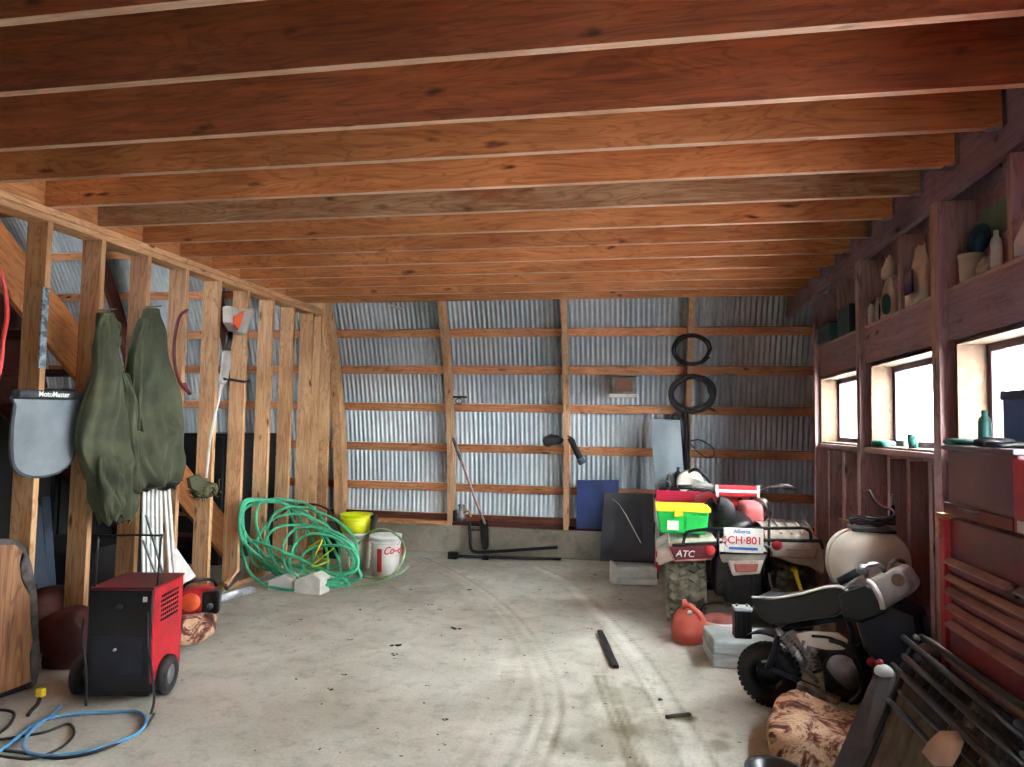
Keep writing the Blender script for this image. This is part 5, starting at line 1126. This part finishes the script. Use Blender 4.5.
for k, (x, r, h, mat, lab) in enumerate(((913,.028,.09,m_teal,'small teal cup on the sill of the middle window'),(906,.014,.07,m_label,'small white bottle left of the teal cup on the window sill'))):
    p = aX(x, 448, 1.46)
    if k: bottle(Vector((1.46, p.y, WZ0-.003)), r, h, mat, lab)
    else:
        tt = thing('teal_cup', (1.46, p.y, WZ0), lab, 'cup'); mm = Matrix.Translation((1.46, p.y, WZ0-.003))
        obj('cup_body', MB().lathe([(0,0),(r*.8,0),(r,h),(r*.85,h),(r*.7,.006),(0,.006)], 20, mm), mat, tt); obj('cup_handle', MB().tube(cr([mm @ Vector(q) for q in ((0,-r*.9,h*.85),(0,-r*1.6,h*.7),(0,-r*1.5,h*.35),(0,-r*.8,h*.25))]), .004, 6), mat, tt)
p = aX(884, 447, 1.46); mb = MB().ell((1.455, p.y, WZ0+.02), (.05, .13, .024), None, 22, 10, .7)
for i, v in enumerate(mb.v): mb.v[i] = v+Vector((.01,.02,.012))*noise.noise(v*22)
single('glove', mb, m_teal, 'crumpled teal work glove on the left of the middle window sill', 'glove')
p = aX(932, 449, 1.46); single('wood_block', MB().box((1.44, p.y-.09, WZ0-.002), (1.49, p.y+.06, WZ0+.014)), m_osb, 'flat orange wood block at the right end of the middle window sill', 'block', bevel=.002)

# ------------------------------------------------ shelf goods along the right wall
zs_ = SH+.018; SX = 1.445
def sy(x, y=300): return aX(x, y, SX).y
bottle(Vector((1.432, aX(871.5, 310, 1.432).y, zs_)), .02, .145, m_white, 'tall plain white bottle at the left end of the middle shelf bay', m_steel)
bottle(Vector((1.435, aX(878, 310, 1.435).y, zs_)), .018, .15, m_case, 'slim grey bottle with pink cap right of the white bottle on the shelf', m_pink)
bottle(Vector((1.44, aX(882, 310, 1.44).y, zs_)), .018, .13, m_darkgap, 'slim dark blue bottle beside the green and white sack on the shelf', m_white)
def sack(c, w, h, mat, label, seed, name='sack', cat='sack', d=.05):
    R = []; n = 30
    for j in range(13):
        T = j/12; f = 1 if T < .62 else 1-(T-.62)*1.0; r = []
        for k in range(n):
            a = 2*PI*k/n; q = 1+.12*noise.noise(Vector((math.cos(a)*1.5, math.sin(a)*1.5, T*3+seed)))
            r.append((c.x+math.cos(a)*d*.8*q*max(.15, 1-max(0, T-.45)*1.5), c.y+math.sin(a)*w*q*f, c.z+.002+h*T+(.01*math.sin(3*a+seed) if T > .5 else 0)))
        R.append(r)
    t = thing(name, c, label, cat); mb = MB().sheet(R, True, True); mb.f += [tuple(range(n))[::-1], tuple(len(mb.v)-n+i for i in range(n))]; mb.sm += [False]*2
    obj('sack_body', mb, mat, t); return t
s1 = sack(Vector((SX, sy(889), zs_)), .085, .225, pm('white_green_sack', rgb(214, 206, 190), rgb(190, 178, 160), 9, .6), 'white and green patterned sack on the middle shelf left of the stud', 3)
obj('green_print', MB().ell((SX-.035, sy(892.5), zs_+.07), (.022, .035, .062), None, 16, 10, .8), m_teal, s1)
s0 = sack(Vector((SX, sy(889.5), zs_+.235)), .06, .12, m_offw, 'folded cream bag slumped on top of the green and white sack', 9, 'bag', 'bag')
s2 = sack(Vector((SX, sy(921), zs_)), .10, .30, m_label, 'pale gable-topped sack with a dark printed label right of the shelf stud', 5)
obj('printed_label', MB().box((SX-.066, sy(922)-.045, zs_+.05), (SX-.055, sy(922)+.055, zs_+.17)), pm('dark_purple_print', rgb(84, 70, 104), rgb(58, 48, 78), 60, .6), s2)
bottle(Vector((SX-.01, sy(911), zs_)), .02, .13, m_white, 'small white bottle left of the labelled sack on the shelf', m_white)
t = thing('white_tub', Vector((SX, sy(973, 270), zs_)), 'short white tub with dark cloth on it, right shelf bay', 'tub')
m = Matrix.Translation((SX, sy(972, 270), zs_))
obj('tub_body', MB().lathe([(0,0),(.048,0),(.052,.11),(.047,.11),(.04,.01),(0,.01)], 24, m), m_white, t)
obj('tub_lid', MB().lathe([(.054,.10),(.056,.118),(0,.12)], 24, m), m_label, t)
mb = MB().ell((SX+.02, sy(974, 270), zs_+.18), (.04, .06, .06), None, 18, 10)
for i, v in enumerate(mb.v): mb.v[i] = v+Vector((.035,.035,.04))*noise.fractal(v*14, 1, 2, 3)
single('dark_cloth', mb, m_teal_d, 'dark teal cloth heaped on the white tub in the right shelf bay', 'cloth')
sack(Vector((SX, sy(987, 265), zs_)), .06, .07, m_case, 'small crumpled grey-white bag between the tub and the white squeeze bottle', 7, 'bag', 'bag', .045)
bottle(Vector((SX-.02, sy(1002, 250), zs_)), .022, .155, m_white, 'slim white squeeze bottle against the stud in the right shelf bay', m_white)
sack(Vector((SX, sy(1026, 240), zs_)), .045, .13, m_label, 'white jug at the photo\'s right edge on the top shelf', 11, 'jug', 'jug', .045)
t = thing('blue_bin', Vector((SX, sy(830), zs_)), 'dark blue bin in the farthest shelf bay', 'bin')
obj('bin_body', MB().box((SX-.05, sy(836.5), zs_), (SX+.05, sy(823.5), zs_+.13)), m_teal_d, t, .01)
obj('bin_lid', MB().box((SX-.055, sy(836.8), zs_+.13), (SX+.055, sy(823.2), zs_+.145)), m_darkgap, t, .004)
single('teal_box', MB().box((SX-.04, sy(855.5), zs_), (SX+.06, sy(843), zs_+.2)), m_teal_d, 'dark teal box in the shelf bay left of the tall post', 'box', bevel=.006)
for k, (y, z0_, z1_) in enumerate(((4.45, .55, 1.1),)):
    t = thing('hanging_tool', (1.40, y, 1.1), 'small dark pliers hanging on the right wall between the studs', 'pliers')
    q = aX(893, 505, 1.42)
    obj('jaw', MB().tube([q+Vector((0,0,.06)), q+Vector((0,.01,.02)), q], [.008,.012,.012], 8), m_steel, t)
    obj('grip', MB().tube(cr([q, q+Vector((0,.025,-.05)), q+Vector((0,.02,-.11))]), .008, 8), m_rubber, t)
    obj('grip', MB().tube(cr([q, q+Vector((0,-.02,-.05)), q+Vector((0,-.015,-.11))]), .008, 8), m_rubber, t)

# ------------------------------------------------ folded camp chairs leaning beside the cabinet
def fchair(k, label, fabric, ydel, rx0, panel=True):
    lean = .42; n_ = Vector((math.cos(math.atan(lean)), 0, math.sin(math.atan(lean)))) 
    top = Vector((rx0, 2.60+ydel, .645+.04*k)); u = Vector((.02, -1, -.0)).normalized(); v = Vector((-lean, 0, -1)).normalized()
    W, Hh = .95, .69
    def Pt(a, b, o=0): return top+u*a*W+v*b*Hh-Vector((1, 0, -lean)).normalized()*o
    t = thing('folding_chair', Pt(.5, 1), label, 'folding chair', 'folded camp chairs in the corner')
    c = .06
    loop = [Pt(c,0), Pt(.5,0), Pt(1-c,0), Pt(1-c*.3,c*.4), Pt(1,c*1.4), Pt(1,.5), Pt(1,1-c*1.4), Pt(1-c,1), Pt(.5,1), Pt(c,1), Pt(0,1-c*1.4), Pt(0,.5), Pt(0,c*1.4), Pt(c*.3,c*.4)]
    obj('frame', MB().tube(cr(loop, 5, True), .010, 10, True), m_black, t)
    obj('leg', MB().tube([Pt(-.03,.05,.03), Pt(.97,.08,.03)], .010, 10), m_black, t)
    obj('leg', MB().tube([Pt(.03,.12,-.02), Pt(1.02,.14,-.02)], .010, 10), m_steel if k == 0 else m_black, t)
    obj('leg', MB().tube(cr([Pt(.02,.2,.02), Pt(.5,.2,.02), Pt(.9,.22,.02), Pt(.98,.3,.02), Pt(.98,.9,.02)]), .009, 10), m_black, t)
    obj('joint', MB().ell(Pt(.03,.02,.02), (.013,.013,.013)), m_matd, t)
    obj('joint', MB().ell(Pt(.72,.06,.02), (.016,.03,.022)), m_matd, t)
    if panel:
        rows = []
        for j in range(9):
            r = []
            for i in range(70):
                a = .05+.9*i/69; r.append(Pt(a, .05+.9*j/8, .012*math.sin(i*1.4)*(1-j/10)+.006*math.sin(j*1.3)))
            rows.append(r)
        obj('fabric', MB().sheet(rows), fabric, t, solid=.004)
    return t, Pt
t, Pt = fchair(0, 'outermost folded camp chair with a tan ribbed sling and paper tag', m_tan, -.03, .885)
tg = obj('paper_tag', MB().sheet([[Pt(.50+.09*i, .18+.07*j, .02+.012*math.sin(i*2+j)) for i in range(5)] for j in range(4)]).__class__() if False else MB().sheet([[aP(x, y, Pt(0,0,.035), Vector((1, 0, -.42)).normalized())+Vector((-.006*math.sin(i*1.5+j), 0, 0)) for i, x in enumerate((x0, (x0+x1)/2, x1))] for j, (x0, x1, y) in enumerate(((940,958,731),(930,962,742),(924,958,752),(934,952,766)))]), m_paper, t, solid=.002)
fchair(1, 'second folded camp chair, black, behind the tan one', m_seat, -.06, .912)
fchair(2, 'innermost folded camp chair, black, nearest the red cabinet', m_seat, .02, .938)
P = [aY(876,667,2.72), aY(886,668,2.70), aY(894,680,2.68), aY(888,700,2.62), aY(862,770,2.5), aY(850,810,2.45), aY(815,810,2.5), aY(832,768,2.58)]
t = thing('grey_bag', aY(850, 780, 2.5), 'upright grey fabric carry bag leaning left of the folded chairs', 'bag')
obj('bag_body', MB().slab(P, (.03, .05, 0)), m_greyfab, t, .014)
obj('bag_end', MB().ell(aY(884,672,2.71), (.032,.03,.026), None, 14, 8), m_case, t)
obj('pull_tab', MB().ell(aY(880,662,2.72), (.012,.01,.01)), m_redtxt, t)
